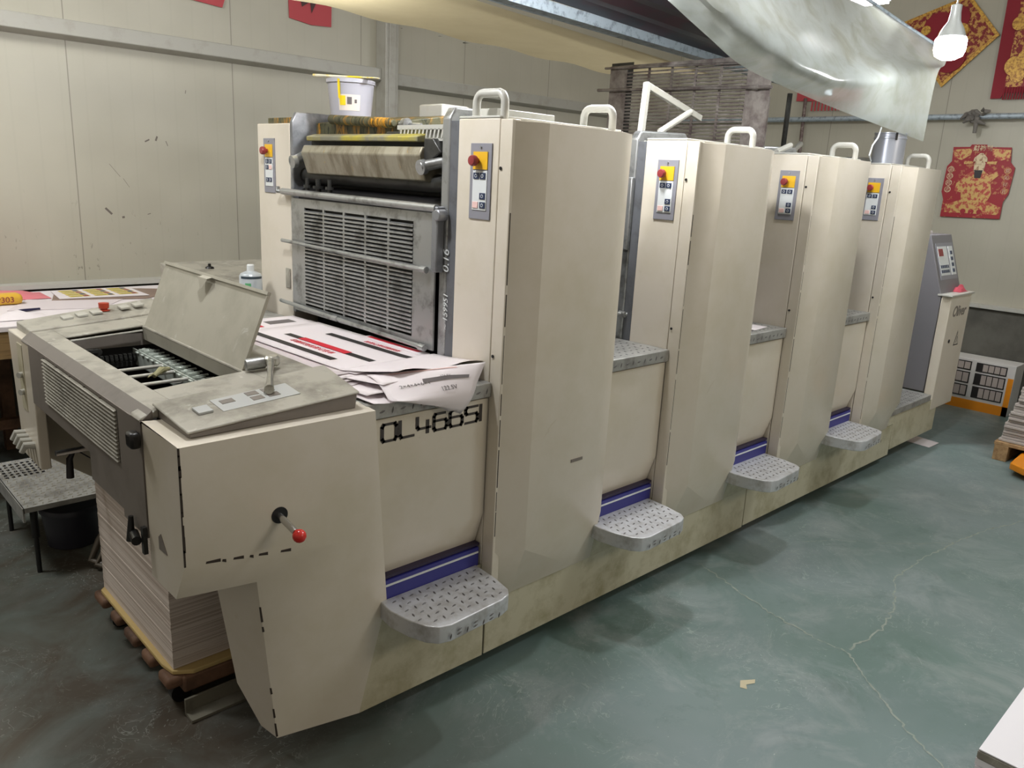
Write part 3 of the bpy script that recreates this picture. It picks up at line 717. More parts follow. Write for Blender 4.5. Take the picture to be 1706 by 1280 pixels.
# frame around the opening: x -0.92..-0.44, opening -0.855..-0.575 x 0.35..1.19
def tzz(x): return 1.017+0.034*(x+0.92)/0.46
def splate(mb, x0, x1, y0, y1, h=0.006, e=0.0):
    return mb.hexa([(x0, y0, tzz(x0)-h), (x1, y0, tzz(x1)-h), (x1, y1, tzz(x1)-h), (x0, y1, tzz(x0)-h)], [(x0, y0, tzz(x0)+e), (x1, y0, tzz(x1)+e), (x1, y1, tzz(x1)+e), (x0, y1, tzz(x0)+e)])
mb = MB()
splate(mb, -0.92, -0.855, 0.195, 1.265); splate(mb, -0.60, -0.452, 0.195, 1.265)
splate(mb, -0.855, -0.60, 0.195, 0.345); splate(mb, -0.855, -0.60, 1.115, 1.265)
mb.box(-0.935, -0.92, 0.195, 1.265, 0.985, 1.008)
dp(mb, 'top_frame', GREYPAINT, bevel=0.002)
# inside: dark plates added so the opening reads unlit above the pale stack
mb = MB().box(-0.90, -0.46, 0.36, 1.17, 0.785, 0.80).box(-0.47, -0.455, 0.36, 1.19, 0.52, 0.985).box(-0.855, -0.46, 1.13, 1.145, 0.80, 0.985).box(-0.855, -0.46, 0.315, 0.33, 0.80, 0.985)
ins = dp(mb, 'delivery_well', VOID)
gb = MB().box(-0.646, -0.642, 0.33, 1.125, 0.905, 0.962).box(-0.646, -0.60, 0.33, 1.125, 0.905, 0.909)
gb.cyl((-0.612, 0.33, 0.945), (-0.612, 1.12, 0.945), 0.007, 12)
random.seed(31)
for i in range(17):
    yy = 0.345+i*0.045
    h = random.uniform(-0.002, 0.003)
    gb.box(-0.640, -0.604, yy, yy+0.004, 0.915, 0.966+h).box(-0.640, -0.604, yy+0.014, yy+0.018, 0.915, 0.966+h).box(-0.652, -0.636, yy-0.002, yy+0.020, 0.952, 0.957).box(-0.606, -0.575, yy+0.004, yy+0.012, 0.953, 0.958).cyl((-0.618, yy+0.022, 0.952), (-0.618, yy+0.032, 0.952), 0.012, 10)
dp(gb, 'gripper_bar', mat('gripper_steel', rgb(196, 204, 196), 0.35, 0.3, dirt=rgb(110, 114, 106), dscale=12), ins, bevel=0.0008, segs=1)
for yy in (0.56, 0.65, 0.755, 0.85):
    dp(MB().cyl((-0.88, yy, 0.955), (-0.645, yy, 0.955), 0.0055, 10), 'support_rod', mat('rod_steel', rgb(190, 190, 184), 0.35, 0.3) if 'rod_steel' not in MATS else MATS['rod_steel'], ins)
for i, (xx, yy) in enumerate(((-0.775, 0.60), (-0.78, 0.80), (-0.665, 0.70), (-0.70, 0.52))):
    dp(MB().lathe((xx, yy, 0.938), [(0, 0), (0.02, 0), (0.018, 0.006), (0, 0.009)], 16), 'suction_disc', WHITEP, ins)
dp(MB().tube([(-0.72, 0.72, 0.958), (-0.69, 0.745, 0.968), (-0.655, 0.775, 0.962)], [0.006, 0.011, 0.006]).tube([(-0.745, 0.70, 0.962), (-0.70, 0.745, 0.968)], 0.0022), 'ink_rag', mat('oily_rag', rgb(150, 146, 110), 0.8), ins)
chn = MB()
for i in range(18):
    chn.box(-0.85+i*0.0148, -0.84+i*0.0148, 1.085, 1.10, 0.925, 0.95).cyl((-0.845+i*0.0148, 1.08, 0.937), (-0.845+i*0.0148, 1.105, 0.937), 0.005, 8)
chn.box(-0.86, -0.62, 1.10, 1.12, 0.905, 0.92)
dp(chn, 'gripper_chain', DARKMET, ins)
dp(MB().box(-0.86, -0.76, 1.10, 1.13, 0.96, 0.975).cyl((-0.76, 1.11, 0.96), (-0.76, 1.17, 0.96), 0.014, 14).cyl((-0.80, 1.08, 0.86), (-0.80, 1.17, 0.86), 0.018, 14).cyl((-0.72, 1.08, 0.86), (-0.72, 1.17, 0.86), 0.014, 14), 'chain_guide', DARKMET, ins, bevel=0.002)
dp(MB().box(-0.612, -0.606, 0.345, 1.115, 0.992, 1.038), 'opening_lip', LIDGREY)
dp(MB().cyl((-0.845, 1.092, 1.012), (-0.62, 1.092, 1.026), 0.0035, 10), 'lip_rod', WHITEP)
for y in (0.335, 1.118): dp(MB().box(-0.92, -0.46, y, y+0.005, 0.97, 1.012), 'well_rim', GREYDARK)
# lid, standing open
def lidpt(y, s, t=0.0):
    # s along the lid from hinge, t thickness towards +X
    return (-0.604+0.086*s/0.228+t, y, 1.034+0.214*s/0.228-t*0.4)
ya, yb = 0.362, 1.118
mb = MB().hexa([lidpt(ya, 0), lidpt(yb, 0), lidpt(yb, 0, 0.004), lidpt(ya, 0, 0.004)], [lidpt(ya, 0.228), lidpt(yb, 0.232), lidpt(yb, 0.232, 0.004), lidpt(ya, 0.228, 0.004)])
mb.hexa([lidpt(ya-0.004, 0.222, -0.006), lidpt(yb+0.002, 0.226, -0.006), lidpt(yb+0.002, 0.226, 0.004), lidpt(ya-0.004, 0.222, 0.004)], [lidpt(ya-0.004, 0.231, -0.006), lidpt(yb+0.002, 0.236, -0.006), lidpt(yb+0.002, 0.236, 0.004), lidpt(ya-0.004, 0.231, 0.004)])
mb.hexa([lidpt(ya-0.004, 0.0, -0.004), lidpt(ya, 0.0, -0.004), lidpt(ya, 0.0, 0.004), lidpt(ya-0.004, 0.0, 0.004)], [lidpt(ya-0.004, 0.221, -0.005), lidpt(ya, 0.221, -0.005), lidpt(ya, 0.221, 0.004), lidpt(ya-0.004, 0.221, 0.004)])
lid = dp(mb, 'lid', LIDGREY)
dp(MB().add([lidpt(0.715, 0.226, -0.008), lidpt(0.785, 0.226, -0.008), lidpt(0.785, 0.216, -0.022), lidpt(0.715, 0.216, -0.022), lidpt(0.735, 0.188, -0.02), lidpt(0.755, 0.180, -0.016)], [(0, 1, 2, 3), (3, 2, 5, 4)]), 'lid_handle', LIDGREY, lid)
dp(MB().cyl((-0.608, 0.362, 1.034), (-0.608, 1.118, 1.034), 0.005, 12), 'lid_hinge', GREYPAINT, lid)

# control desk on the operator side
mb = MB().hexa([(-0.905, -0.012, 0.998), (-0.475, -0.012, 0.998), (-0.455, 0.190, 0.998), (-0.905, 0.190, 0.998)], [(-0.905, -0.012, 1.008), (-0.470, -0.012, 1.036), (-0.450, 0.190, 1.062), (-0.905, 0.190, 1.026)])
dsk = dp(mb, 'control_desk', GREYDARK, bevel=0.002)
mb = MB().hexa([(-0.912, -0.018, 1.009), (-0.466, -0.018, 1.037), (-0.446, 0.192, 1.063), (-0.912, 0.192, 1.027)], [(-0.912, -0.018, 1.015), (-0.466, -0.018, 1.043), (-0.446, 0.192, 1.069), (-0.912, 0.192, 1.033)])
dtop = dp(mb, 'desk_top', GREYPAINT, dsk, bevel=0.003)
def deskz(x, y): return 1.016+0.028*(x+0.912)/0.446+0.018*(y+0.018)/0.21+0.008*(x+0.912)/0.446*(y+0.018)/0.21
def dquad(x0, x1, y0, y1, h):
    return MB().hexa([(x0, y0, deskz(x0, y0)), (x1, y0, deskz(x1, y0)), (x1, y1, deskz(x1, y1)), (x0, y1, deskz(x0, y1))], [(x0, y0, deskz(x0, y0)+h), (x1, y0, deskz(x1, y0)+h), (x1, y1, deskz(x1, y1)+h), (x0, y1, deskz(x0, y1)+h)])
KEYD = mat('worn_keypad', rgb(176, 178, 176), 0.4)
dp(dquad(-0.80, -0.60, 0.045, 0.125, 0.001), 'keypad', KEYD, dsk)
for i, j in ((0, 0), (1, 0), (0, 1), (1, 1)):
    dp(dquad(-0.715+i*0.042, -0.685+i*0.042, 0.065+j*0.032, 0.088+j*0.032, 0.002), 'key', GREYDARK, dsk)
dp(dquad(-0.785, -0.752, 0.085, 0.108, 0.002), 'key', GREYDARK, dsk)
dp(dquad(-0.855, -0.820, 0.055, 0.095, 0.006), 'switch', KEYD, dsk, bevel=0.001)
# desk on the drive side
mb = MB().hexa([(-0.92, 1.265, 0.99), (-0.46, 1.265, 0.99), (-0.46, 1.445, 0.99), (-0.92, 1.445, 0.99)], [(-0.92, 1.265, 1.022), (-0.46, 1.265, 1.056), (-0.46, 1.445, 1.078), (-0.92, 1.445, 1.026)])
fd = dp(mb, 'drive_side_desk', GREYPAINT, bevel=0.003)
DUSTYK = mat('dusty_keys', rgb(178, 176, 166), 0.5)
for i in range(6):
    x = -0.80+i*0.048; zz = 1.024+(x+0.92)*0.115
    if i != 3: dp(MB().hexa([(x, 1.33, zz), (x+0.032, 1.33, zz+0.0035), (x+0.032, 1.375, zz+0.0060), (x, 1.375, zz+0.0025)], [(x, 1.33, zz+0.006), (x+0.032, 1.33, zz+0.0095), (x+0.032, 1.375, zz+0.0120), (x, 1.375, zz+0.0085)]), 'key', DUSTYK, fd)
dp(MB().lathe((-0.655, 1.37, 1.055), [(0, 0), (0.02, 0), (0.02, 0.003), (0.012, 0.004), (0.012, 0.008), (0.017, 0.009), (0.018, 0.028), (0, 0.030)], 18), 'emergency_button', mat('estop_red', rgb(176, 60, 36), 0.35), fd)

# ------------------------------------------------------------------ feeder end and console
Fd = empty('feeder_unit', (3.65, 0.7, 0), label='low feeder end past the last door, with checker plate deck', cat='printing press')
fo = (3.65, 0.7, 0)
MB().box(3.358, 4.08, 0.0, 1.44, 0.09, 0.32).box(3.235, 3.36, 0.001, 1.44, 0.254, 0.32).build('side_panel', CREAM_LOW, Fd, offset=fo, bevel=0.003)
fdk = MB().box(3.235, 3.90, -0.014, 1.44, 0.322, 0.362)
fdk.tread((3.25, 0.0, 0.362), (1, 0, 0), (0, 1, 0), 18, 12, lambda a, b: True)
fdk.build('walkway_deck', [CHECKD, RIDGE], Fd, offset=fo, bevel=0.004)
MB().box(3.3, 4.0, 0.4, 1.3, 0.0, 0.09).build('base_frame', VOID, Fd, offset=fo)
MB().box(3.40, 4.5, 0.55, 1.40, 0.362, 1.30).build('feeder_tower', GREYDARK, Fd, offset=fo, bevel=0.004)

Cn = empty('control_console', (4.1, 0.2, 0), label='grey and cream control console standing at the far feeder end, red rag on its ledge', cat='control console')
co_ = (4.1, 0.2, 0)
MB().prism([(0.05, 0.364), (0.05, 1.0), (0.175, 1.375), (0.42, 1.375), (0.42, 0.364)], 'x', 3.93, 4.30).build('grey_housing', GREYCASE, Cn, offset=co_, bevel=0.004)
dr = MB().hexa([(3.93, 0.045, 0.245), (3.965, -0.005, 0.245), (4.345, -0.005, 0.245), (4.345, 0.045, 0.245)], [(3.93, 0.045, 1.0), (3.965, -0.005, 1.0), (4.345, -0.005, 1.0), (4.345, 0.045, 1.0)]).build('console_door', CREAM, Cn, offset=co_, bevel=0.004)
MB().cyl((4.06, -0.005, 0.70), (4.06, -0.009, 0.70), 0.012, 14).build('lock', BLACK, dr, offset=co_)
MB().hexa([(3.925, -0.02, 1.0), (4.35, -0.02, 1.0), (4.35, 0.07, 1.0), (3.925, 0.07, 1.0)], [(3.925, -0.02, 1.012), (4.35, -0.02, 1.012), (4.35, 0.07, 1.012), (3.925, 0.07, 1.012)]).build('ledge', WHITEP, Cn, offset=co_, bevel=0.002)
text('Oliver', 0.095, (4.03, -0.006, 0.865), (1, 0, 0), (0, 0, 1), GREYDARK, dr, 'maker_lettering', shear=0.3, bold=0.002).data.transform(Matrix.Translation((-4.1, -0.2, 0)))
tri = MB().add([(4.16, -0.0055, 0.66), (4.25, -0.0055, 0.66), (4.205, -0.0055, 0.76)], [(0, 1, 2)]).add([(4.172, -0.0062, 0.667), (4.238, -0.0062, 0.667), (4.205, -0.0062, 0.745)], [(0, 1, 2)], 1)
tri.box(4.203, 4.208, -0.0072, -0.0063, 0.675, 0.72, 0).build('warning_sign', [BLACK, CREAM], dr, offset=co_, recalc=False, smooth=False)
def facepl(x0, x1, s0, s1, h):
    # on the sloping face from (y .05, z 1.0) to (y .175, z 1.375)
    def P(x, s, e): return (x, 0.05+0.125*s-0.949*e, 1.0+0.375*s+0.316*e)
    return MB().hexa([P(x0, s0, 0), P(x1, s0, 0), P(x1, s1, 0), P(x0, s1, 0)], [P(x0, s0, h), P(x1, s0, h), P(x1, s1, h), P(x0, s1, h)])
sp = facepl(3.97, 4.27, 0.25, 0.86, 0.003).build('display_panel', PANELG, Cn, offset=co_)
facepl(3.985, 4.15, 0.32, 0.80, 0.005).build('keypad', KEYPAD, sp, offset=co_)
facepl(4.175, 4.255, 0.32, 0.80, 0.005).build('keypad', KEYPAD, sp, offset=co_)
facepl(3.995, 4.07, 0.64, 0.76, 0.007).build('red_display', REDB, sp, offset=co_)
for i in range(5):
    for j in range(2):
        facepl(3.995+i*0.03, 4.015+i*0.03, 0.36+j*0.08, 0.41+j*0.08, 0.007).build('key', NAVY, sp, offset=co_)
for j in range(4):
    facepl(4.20, 4.235, 0.36+j*0.10, 0.42+j*0.10, 0.007).build('key', NAVY, sp, offset=co_)
rag = MB(); random.seed(5)
rows = []
for i in range(7):
    rows.append([(4.15+i*0.028, 0.03+0.012*j-0.02, 1.014+0.045*math.sin(PI*i/6)*math.sin(PI*j/6)*random.uniform(0.6, 1.2)) for j in range(7)])
tag(place(rag.grid(rows).build('rag', mat('red_rag', rgb(178, 70, 84), 0.8), recalc=False), (4.23, 0.04, 1.012)), 'crumpled red rag on the ledge of the grey control console', 'rag')
bx = MB().box(3.96, 4.08, 0.22, 0.32, 1.375, 1.395).box(3.98, 4.06, 0.23, 0.31, 1.395, 1.41, 1)
tag(place(bx.build('paper_bundle', [PAPER, INKGREY], bevel=0.002), (4.02, 0.27, 1.375)), 'small white paper bundle on top of the grey control console', 'paper')

# ------------------------------------------------------------------ stack of printed sheets on the deck
def sheet(name, corners, curl, mats, label, cat, group=None, bands=(), n=12, thick=0.0006, torn=None, lettering=None):
    """one paper sheet: bilinear patch between four corners (a b along u; d c), curl(u,v) adds height; bands are printed strips"""
    a, b, c, d = [Vector(p) for p in corners]
    def P(u, v, e=0.0):
        q = a.lerp(b, u).lerp(d.lerp(c, u), v)
        return (q.x, q.y, q.z+curl(u, v)+e)
    rows = []
    for i in range(n+1):
        v = i/n
        row = []
        for j in range(n+1):
            u = j/n; vv = v
            if torn and i == n: vv = v-torn(u)
            row.append(P(u, vv))
        rows.append(row)
    root = MB().grid(rows).build(name, mats, recalc=False)
    so_ = root.modifiers.new('thickness', 'SOLIDIFY'); so_.thickness = thick; so_.offset = -1
    for bi, (u0, u1, v0, v1, mm, nm) in enumerate(bands):
        k = 10; rr = []
        for i in range(3):
            rr.append([P(u0+(u1-u0)*j/k, v0+(v1-v0)*i/2, 0.0009+0.0005*bi) for j in range(k+1)])
        MB().grid(rr).build(nm, mm, root, recalc=False)
    if lettering:
        for (txt, size, u, v, mm) in lettering:
            o = Vector(P(u, v, 0.0014)); xd = Vector(P(u+0.1, v))-Vector(P(u, v)); yd = Vector(P(u, v-0.1))-Vector(P(u, v))
            yd = yd - xd*(yd.dot(xd)/xd.dot(xd))
            text(txt, size, o, xd, yd, mm, root, 'lettering', depth=0.0002)
    for ch in root.children:
        pass
    return tag(root, label, cat, group)
def flat(u, v): return 0.0
GS = 'printed sheets piled on the walkway deck'
# base sheets below (u runs from the drive side to the operator side, v from unit 1 towards the delivery)
random.seed(11)
sheets = []
for i in range(10):
    j = lambda s: random.uniform(-s, s)
    z = 1.0035+i*0.0024
    cs = [(-0.035+j(0.012), 1.02+j(0.03), z), (0.0-0.03+j(0.012), 0.215+j(0.03), z), (-0.44+j(0.02), 0.16+j(0.05), z), (-0.435+j(0.02), 0.93+j(0.04), z)]
    cu = (lambda u, v, s=random.uniform(0.0, 0.006): s*(max(0, u-0.7)/0.3)**2*(0.3+v))
    lb = 'printed sheet in the pile on the deck, only its white edge showing'
    sheets.append(sheet('printed_sheet', cs, cu, PAPER if i % 3 else PAPER2, lb, 'paper', GS))
bands = ((0.17, 0.86, 0.56, 0.64, INKBLK, 'black_strip'), (0.05, 0.74, 0.80, 0.88, INKBLK, 'black_strip'), (0.28, 0.93, 0.22, 0.30, INKBLK, 'black_strip'),
         (0.30, 0.68, 0.555, 0.643, INKRED, 'red_strip'))
top = sheet('printed_sheet', [(-0.035, 0.93, 1.0305), (-0.01, 0.20, 1.031), (-0.36, 0.17, 1.031), (-0.385, 0.90, 1.0305)], lambda u, v: 0.003*(max(0, u-0.8)/0.2)**2, PAPER,
      'topmost printed sheet of the pile, black bands and one red band', 'paper', GS, bands=bands,
      lettering=[('印刷样张检验记录单', 0.028, 0.30, 0.74, INKRED), ('检验记录印刷样张', 0.024, 0.52, 0.19, INKRED)])
sheet('printed_sheet', [(-0.05, 1.10, 1.030), (-0.04, 0.90, 1.0285), (-0.42, 0.88, 1.0285), (-0.40, 1.09, 1.0285)], flat, PAPER,
      'printed sheet with red and grey blocks under the lid side of the pile', 'paper', GS, bands=((0.3, 0.6, 0.15, 0.45, INKGREY, 'grey_strip'), (0.35, 0.75, 0.55, 0.78, INKRED, 'red_strip')))
# red-edged strip by the guard
sheet('printed_sheet', [(-0.012, 0.62, 1.032), (-0.006, 0.28, 1.032), (-0.05, 0.28, 1.0322), (-0.055, 0.62, 1.032)], flat, PAPER, 'narrow red printed strip lying beside the slatted guard', 'paper', GS, bands=((0.05, 0.9, 0.1, 0.55, INKRED, 'red_strip'),))
# sheets that fan over the operator edge
fan = [([(0.0, 0.27, 1.033), (0.0, 0.03, 1.045), (-0.30, 0.05, 1.045), (-0.37, 0.24, 1.033)], 0.012, 'white printed sheet whose free edge fans up over the operator edge'),
       ([(-0.03, 0.30, 1.028), (-0.02, 0.06, 1.030), (-0.36, 0.03, 1.026), (-0.42, 0.28, 1.027)], 0.006, 'white sheet lying askew just below the fanned sheets'),
       ([(-0.10, 0.28, 1.018), (-0.14, 0.02, 1.012), (-0.42, 0.02, 1.010), (-0.44, 0.26, 1.018)], 0.004, 'crumpled white sheet low at the deck corner by the control desk')]
for cs, s, lb in fan:
    sheet('printed_sheet', cs, (lambda u, v, s=s: s*math.sin(v*9)*u*0.5+s*u*u), PAPER, lb, 'paper', GS)
sheet('printed_sheet', [(-0.22, 0.10, 1.008), (-0.24, -0.028, 1.003), (-0.43, -0.030, 1.003), (-0.44, 0.10, 1.008)], lambda u, v: 0.004*math.sin(v*7)*u, PAPER, 'lowest white sheet lapping the checker plate edge beside the desk', 'paper', GS,
      bands=((0.55, 0.98, 0.05, 0.3, INKGREY, 'grey_strip'),))
# the torn corner sheet that droops over the operator edge
def droop():
    rows = []; n = 16
    # u from unit-side top corner, v outward; explicit profile
    a = Vector((-0.040, -0.026, 1.070)); b = Vector((-0.34, 0.14, 1.036))          # inner edge
    c = Vector((-0.138, -0.036, 0.930)); d = Vector((-0.37, -0.034, 1.006))        # outer edge: tip c
    for i in range(n+1):
        v = i/n; row = []
        for j in range(n+1):
            u = j/n
            e = Vector((-0.078, -0.036, 1.016)).lerp(Vector((-0.38, -0.024, 1.008)), u)
            o = c.lerp(d, u)
            q0 = a.lerp(b, u)
            if v < 0.62:
                w = v/0.62; q = q0.lerp(e, w); q.z += 0.012*math.sin(PI*w)*min(1, u*3)
            else:
                w = (v-0.62)/0.38; q = e.lerp(o, w); q.y -= 0.012*math.sin(PI*w)
            if i == n: q += (Vector((random.uniform(-1, 1)*0.008, 0.0, random.uniform(0, 0.014))) if 0 < j else Vector())
            row.append(q)
        rows.append(row)
    o = MB().grid(rows).build('printed_sheet', PAPER, recalc=False)
    so_ = o.modifiers.new('thickness', 'SOLIDIFY'); so_.thickness = 0.0006
    def P(u, v, e=0.002):
        i = min(int(v*n), n-1); j = min(int(u*n), n-1); fu, fv = u*n-j, v*n-i
        q = rows[i][j].lerp(rows[i][j+1], fu).lerp(rows[i+1][j].lerp(rows[i+1][j+1], fu), fv)
        return q+Vector((0, -e*0.6, e))
    for (u0, u1, v0, v1, mm, nm) in ((0.25, 0.85, 0.10, 0.14, PINKKEY, 'red_strip'), (0.12, 0.60, 0.38, 0.46, INKGREY, 'grey_strip')):
        MB().grid([[P(u0+(u1-u0)*j/10, v0+(v1-v0)*i/2) for j in range(11)] for i in range(3)]).build(nm, mm, o, recalc=False)
    for tx, u, v, s in (('122.5V', 0.42, 0.66, 0.02), ('126.5V', 0.42, 0.40, 0.012), ('2×4×4+6×1', 0.84, 0.50, 0.02)):
        p = P(u, v, 0.003); xd = P(u-0.15, v)-P(u, v); yd = P(u, v-0.2)-P(u, v); yd = yd-xd*(yd.dot(xd)/xd.dot(xd))
        text(tx, s, p, xd, yd, INKGREY, o, 'handwriting', depth=0.0002)
    tag(o, 'torn printed sheet drooping over the operator edge above the OL466SI lettering', 'paper', GS)
droop()

# ------------------------------------------------------------------ wrench on the desk
W = empty('ratchet_wrench', (-0.60, 0.22, 1.05), label='steel ratchet wrench with socket resting on the delivery control desk', cat='wrench')
wo = (-0.60, 0.22, 1.05)
zc = 1.062
MB().tube([(-0.663, 0.085, zc-0.004), (-0.61, 0.185, zc+0.006), (-0.555, 0.290, zc+0.010)], [0.010, 0.007, 0.011], 12).build('handle', WRENCHM, W, offset=wo)
MB().lathe((-0.668, 0.078, zc-0.006), [(0, 0), (0.012, 0), (0.013, 0.01), (0.012, 0.02), (0, 0.02)], 16, axis=(0.45, 0.89, 0.0)).build('handle_end', WRENCHM, W, offset=wo)
MB().lathe((-0.545, 0.305, zc-0.006), [(0, 0), (0.018, 0), (0.022, 0.006), (0.022, 0.022), (0.016, 0.028), (0, 0.028)], 20).build('ratchet_head', WRENCHM, W, offset=wo)
MB().lathe((-0.557, 0.312, zc+0.004), [(0, 0), (0.011, 0), (0.017, 0.006), (0.017, 0.055), (0.013, 0.057), (0.012, 0.05), (0, 0.05)], 18, axis=(-0.95, 0.25, -0.1)).build('socket', ALU, W, offset=wo)

# ------------------------------------------------------------------ things standing on the press
def cup(root, c, r0, r1, h, m, name, off):
    t = 0.0015
    return MB().lathe(c, [(0, 0), (r0, 0), (r1, h), (r1+0.004, h), (r1+0.004, h-0.006), (r1+0.001, h-0.006), (r1-t, h), (r0-t, 0.004), (0, 0.004)], 32).build(name, m, root, offset=off)
pc = (0.20, 1.075, 1.792)
Pl = empty('ink_pail', pc, label='white plastic ink pail with yellow label on top of the nearest printing unit', cat='pail')
MB().lathe(pc, [(0, 0), (0.076, 0), (0.088, 0.118), (0.093, 0.118), (0.093, 0.132), (0.086, 0.134), (0, 0.134)], 36).build('pail_body', mat('pail_plastic', rgb(178, 178, 188), 0.35), Pl, offset=pc)
def curved(c, r, a0, a1, z0, z1, k=10):
    return [[(c[0]+r(z)*math.cos(a0+(a1-a0)*j/k), c[1]+r(z)*math.sin(a0+(a1-a0)*j/k), c[2]+z) for j in range(k+1)] for z in (z0, z1)]
rr = lambda z: 0.0765+z*0.102+0.0008
MB().grid(curved(pc, rr, math.radians(205), math.radians(262), 0.018, 0.075)).build('label', mat('pail_label', rgb(226, 216, 206), 0.5), Pl, offset=pc, recalc=False)
rr2 = lambda z: 0.0765+z*0.102+0.0016
MB().grid(curved(pc, rr2, math.radians(208), math.radians(224), 0.036, 0.07)).build('label_patch', mat('ink_yellow', rgb(244, 214, 40), 0.4), Pl, offset=pc, recalc=False)
MB().grid(curved(pc, rr2, math.radians(228), math.radians(240), 0.04, 0.066)).build('label_mark', INKGREY, Pl, offset=pc, recalc=False)
MB().grid(curved(pc, rr2, math.radians(247), math.radians(253), 0.045, 0.058)).build('label_mark', INKGREY, Pl, offset=pc, recalc=False)
MB().grid(curved(pc, lambda z: rr2(z)+0.004, math.radians(206), math.radians(212), 0.06, 0.128)).build('ink_drip', MATS['ink_yellow'], Pl, offset=pc, recalc=False)
sp_ = MB().hexa([(0.13, 1.24, 1.940), (0.15, 1.262, 1.940), (0.235, 0.93, 1.926), (0.215, 0.92, 1.926)], [(0.13, 1.24, 1.950), (0.15, 1.262, 1.950), (0.235, 0.93, 1.930), (0.215, 0.92, 1.930)])
tag(place(sp_.build('ink_knife', [mat('knife_white', rgb(232, 230, 214), 0.4, dirt=rgb(240, 214, 50), dscale=8, dlo=0.5, dhi=0.58)], bevel=0.002), (0.18, 1.08, 1.93)), 'yellow-stained white ink knife laid across the pail', 'spatula')
cc = (2.85, 0.09, 1.762)
IC = empty('ink_can', cc, label='silver ink can standing on the fourth printing unit behind its handle', cat='can')
MB().lathe(cc, [(0, 0), (0.078, 0), (0.078, 0.125), (0.081, 0.127), (0.081, 0.133), (0.078, 0.135), (0.078, 0.148), (0.081, 0.150), (0.081, 0.156), (0.074, 0.156), (0.074, 0.150), (0, 0.148)], 36).build('can_body', mat('tin', rgb(178, 182, 192), 0.3, 0.7), IC, offset=cc)
MB().grid(curved(cc, lambda z: 0.0825, math.radians(218), math.radians(226), 0.118, 0.155, 4)).build('ink_drip', BLACK, IC, offset=cc, recalc=False)
kc = (-0.075, 1.40, 1.0)
KC = empty('cleaner_can', kc, label='white and blue solvent can with white cap beside the slatted guard', cat='can')
MB().lathe(kc, [(0, 0), (0.046, 0), (0.046, 0.150), (0.040, 0.160), (0.018, 0.170), (0.016, 0.171), (0, 0.171)], 30).build('can_body', mat('can_white', rgb(196, 204, 210), 0.3, 0.3), KC, offset=kc)
MB().lathe((kc[0], kc[1], kc[2]+0.17), [(0, 0), (0.015, 0), (0.015, 0.024), (0.012, 0.028), (0, 0.028)], 16).build('cap', KEYPAD, KC, offset=kc)
k1 = lambda z: 0.0466
MB().grid(curved(kc, k1, math.radians(190), math.radians(310), 0.142, 0.152)).build('label_band', mat('band_dark', rgb(58, 72, 80), 0.4), KC, offset=kc, recalc=False)
MB().grid(curved(kc, k1, math.radians(215), math.radians(245), 0.085, 0.125)).build('label_green', mat('label_green', rgb(96, 176, 120), 0.4), KC, offset=kc, recalc=False)
MB().grid(curved(kc, k1, math.radians(240), math.radians(300), 0.070, 0.095)).build('label_blue', mat('label_blue', rgb(74, 96, 150), 0.4), KC, offset=kc, recalc=False)
# sheet lying on the deck between units two and three
tag(sheet('paper_sheet', [(1.50, 0.30, 1.004), (1.58, 0.02, 1.003), (1.72, 0.04, 1.003), (1.70, 0.30, 1.004)], lambda u, v: 0.03*(1-v)**2*(1-u), PAPER, 'white sheet on the walkway deck left of the third printing unit', 'paper'))

# ------------------------------------------------------------------ electric box behind the lid
EB = empty('drive_cabinet', (0.2, 2.0, 0), label='grey flat topped drive cabinet with two black latches behind the open lid', cat='cabinet')
eo = (0.2, 2.0, 0)
MB().hexa([(-0.12, 1.62, 0.0), (0.45, 1.62, 0.0), (0.45, 2.28, 0.0), (-0.12, 2.28, 0.0)], [(-0.12, 1.62, 1.06), (0.45, 1.62, 1.06), (0.45, 2.28, 1.11), (-0.12, 2.28, 1.11)]).build('housing', GREYPAINT, EB, offset=eo, bevel=0.005)
for x, y in ((0.05, 2.1), (0.06, 1.74)):
    MB().lathe((x, y, 1.062+(y-1.62)*0.07), [(0, 0), (0.022, 0), (0.018, 0.008), (0.007, 0.012), (0.007, 0.022), (0, 0.024)], 14).build('latch', BLACK, EB, offset=eo)
MB().box(0.30, 0.33, 1.60, 1.618, 0.9, 1.35).build('conduit', BLACK, EB, offset=eo)

# ------------------------------------------------------------------ table at the left with papers
T = empty('packing_table', (-0.9, 2.8, 0), label='wide low table stacked with white paper along the panel wall', cat='table')
to = (-0.9, 2.8, 0)
MB().box(-2.6, 0.30, 2.30, 3.29, 0.825, 0.85).build('table_top', PAPER, T, offset=to, bevel=0.003)
MB().box(-2.58, 0.28, 2.32, 3.27, 0.70, 0.822).build('corrugated_layers', CARDB, T, offset=to)
for x in (-2.5, -0.65, 0.2):
    for y in (2.4, 3.2):
        MB().box(x-0.03, x+0.03, y-0.03, y+0.03, 0.0, 0.70).build('leg', WOODD, T, offset=to)
MB().box(-2.5, 0.2, 2.9, 2.95, 0.2, 0.25).build('rail', WOODD, T, offset=to)
def quadsheet(name, pts, z, m, label, cat, extra=None):
    a = [(p[0], p[1], z) for p in pts]; b = [(p[0], p[1], z+0.002) for p in pts]
    o = MB().hexa(a, b).build(name, m)
    if extra: extra(o, z+0.0025)
    return tag(o, label, cat)
quadsheet('kraft_sheet', [(-0.45, 2.92), (-0.02, 2.80), (0.16, 2.92), (0.20, 3.10), (-0.05, 3.24), (-0.36, 3.22)], 0.852, mat('brown_print', rgb(140, 118, 106), 0.5, dirt=rgb(110, 92, 84), dscale=12), 'brown printed sheet under the yellow card sheets on the table', 'paper')
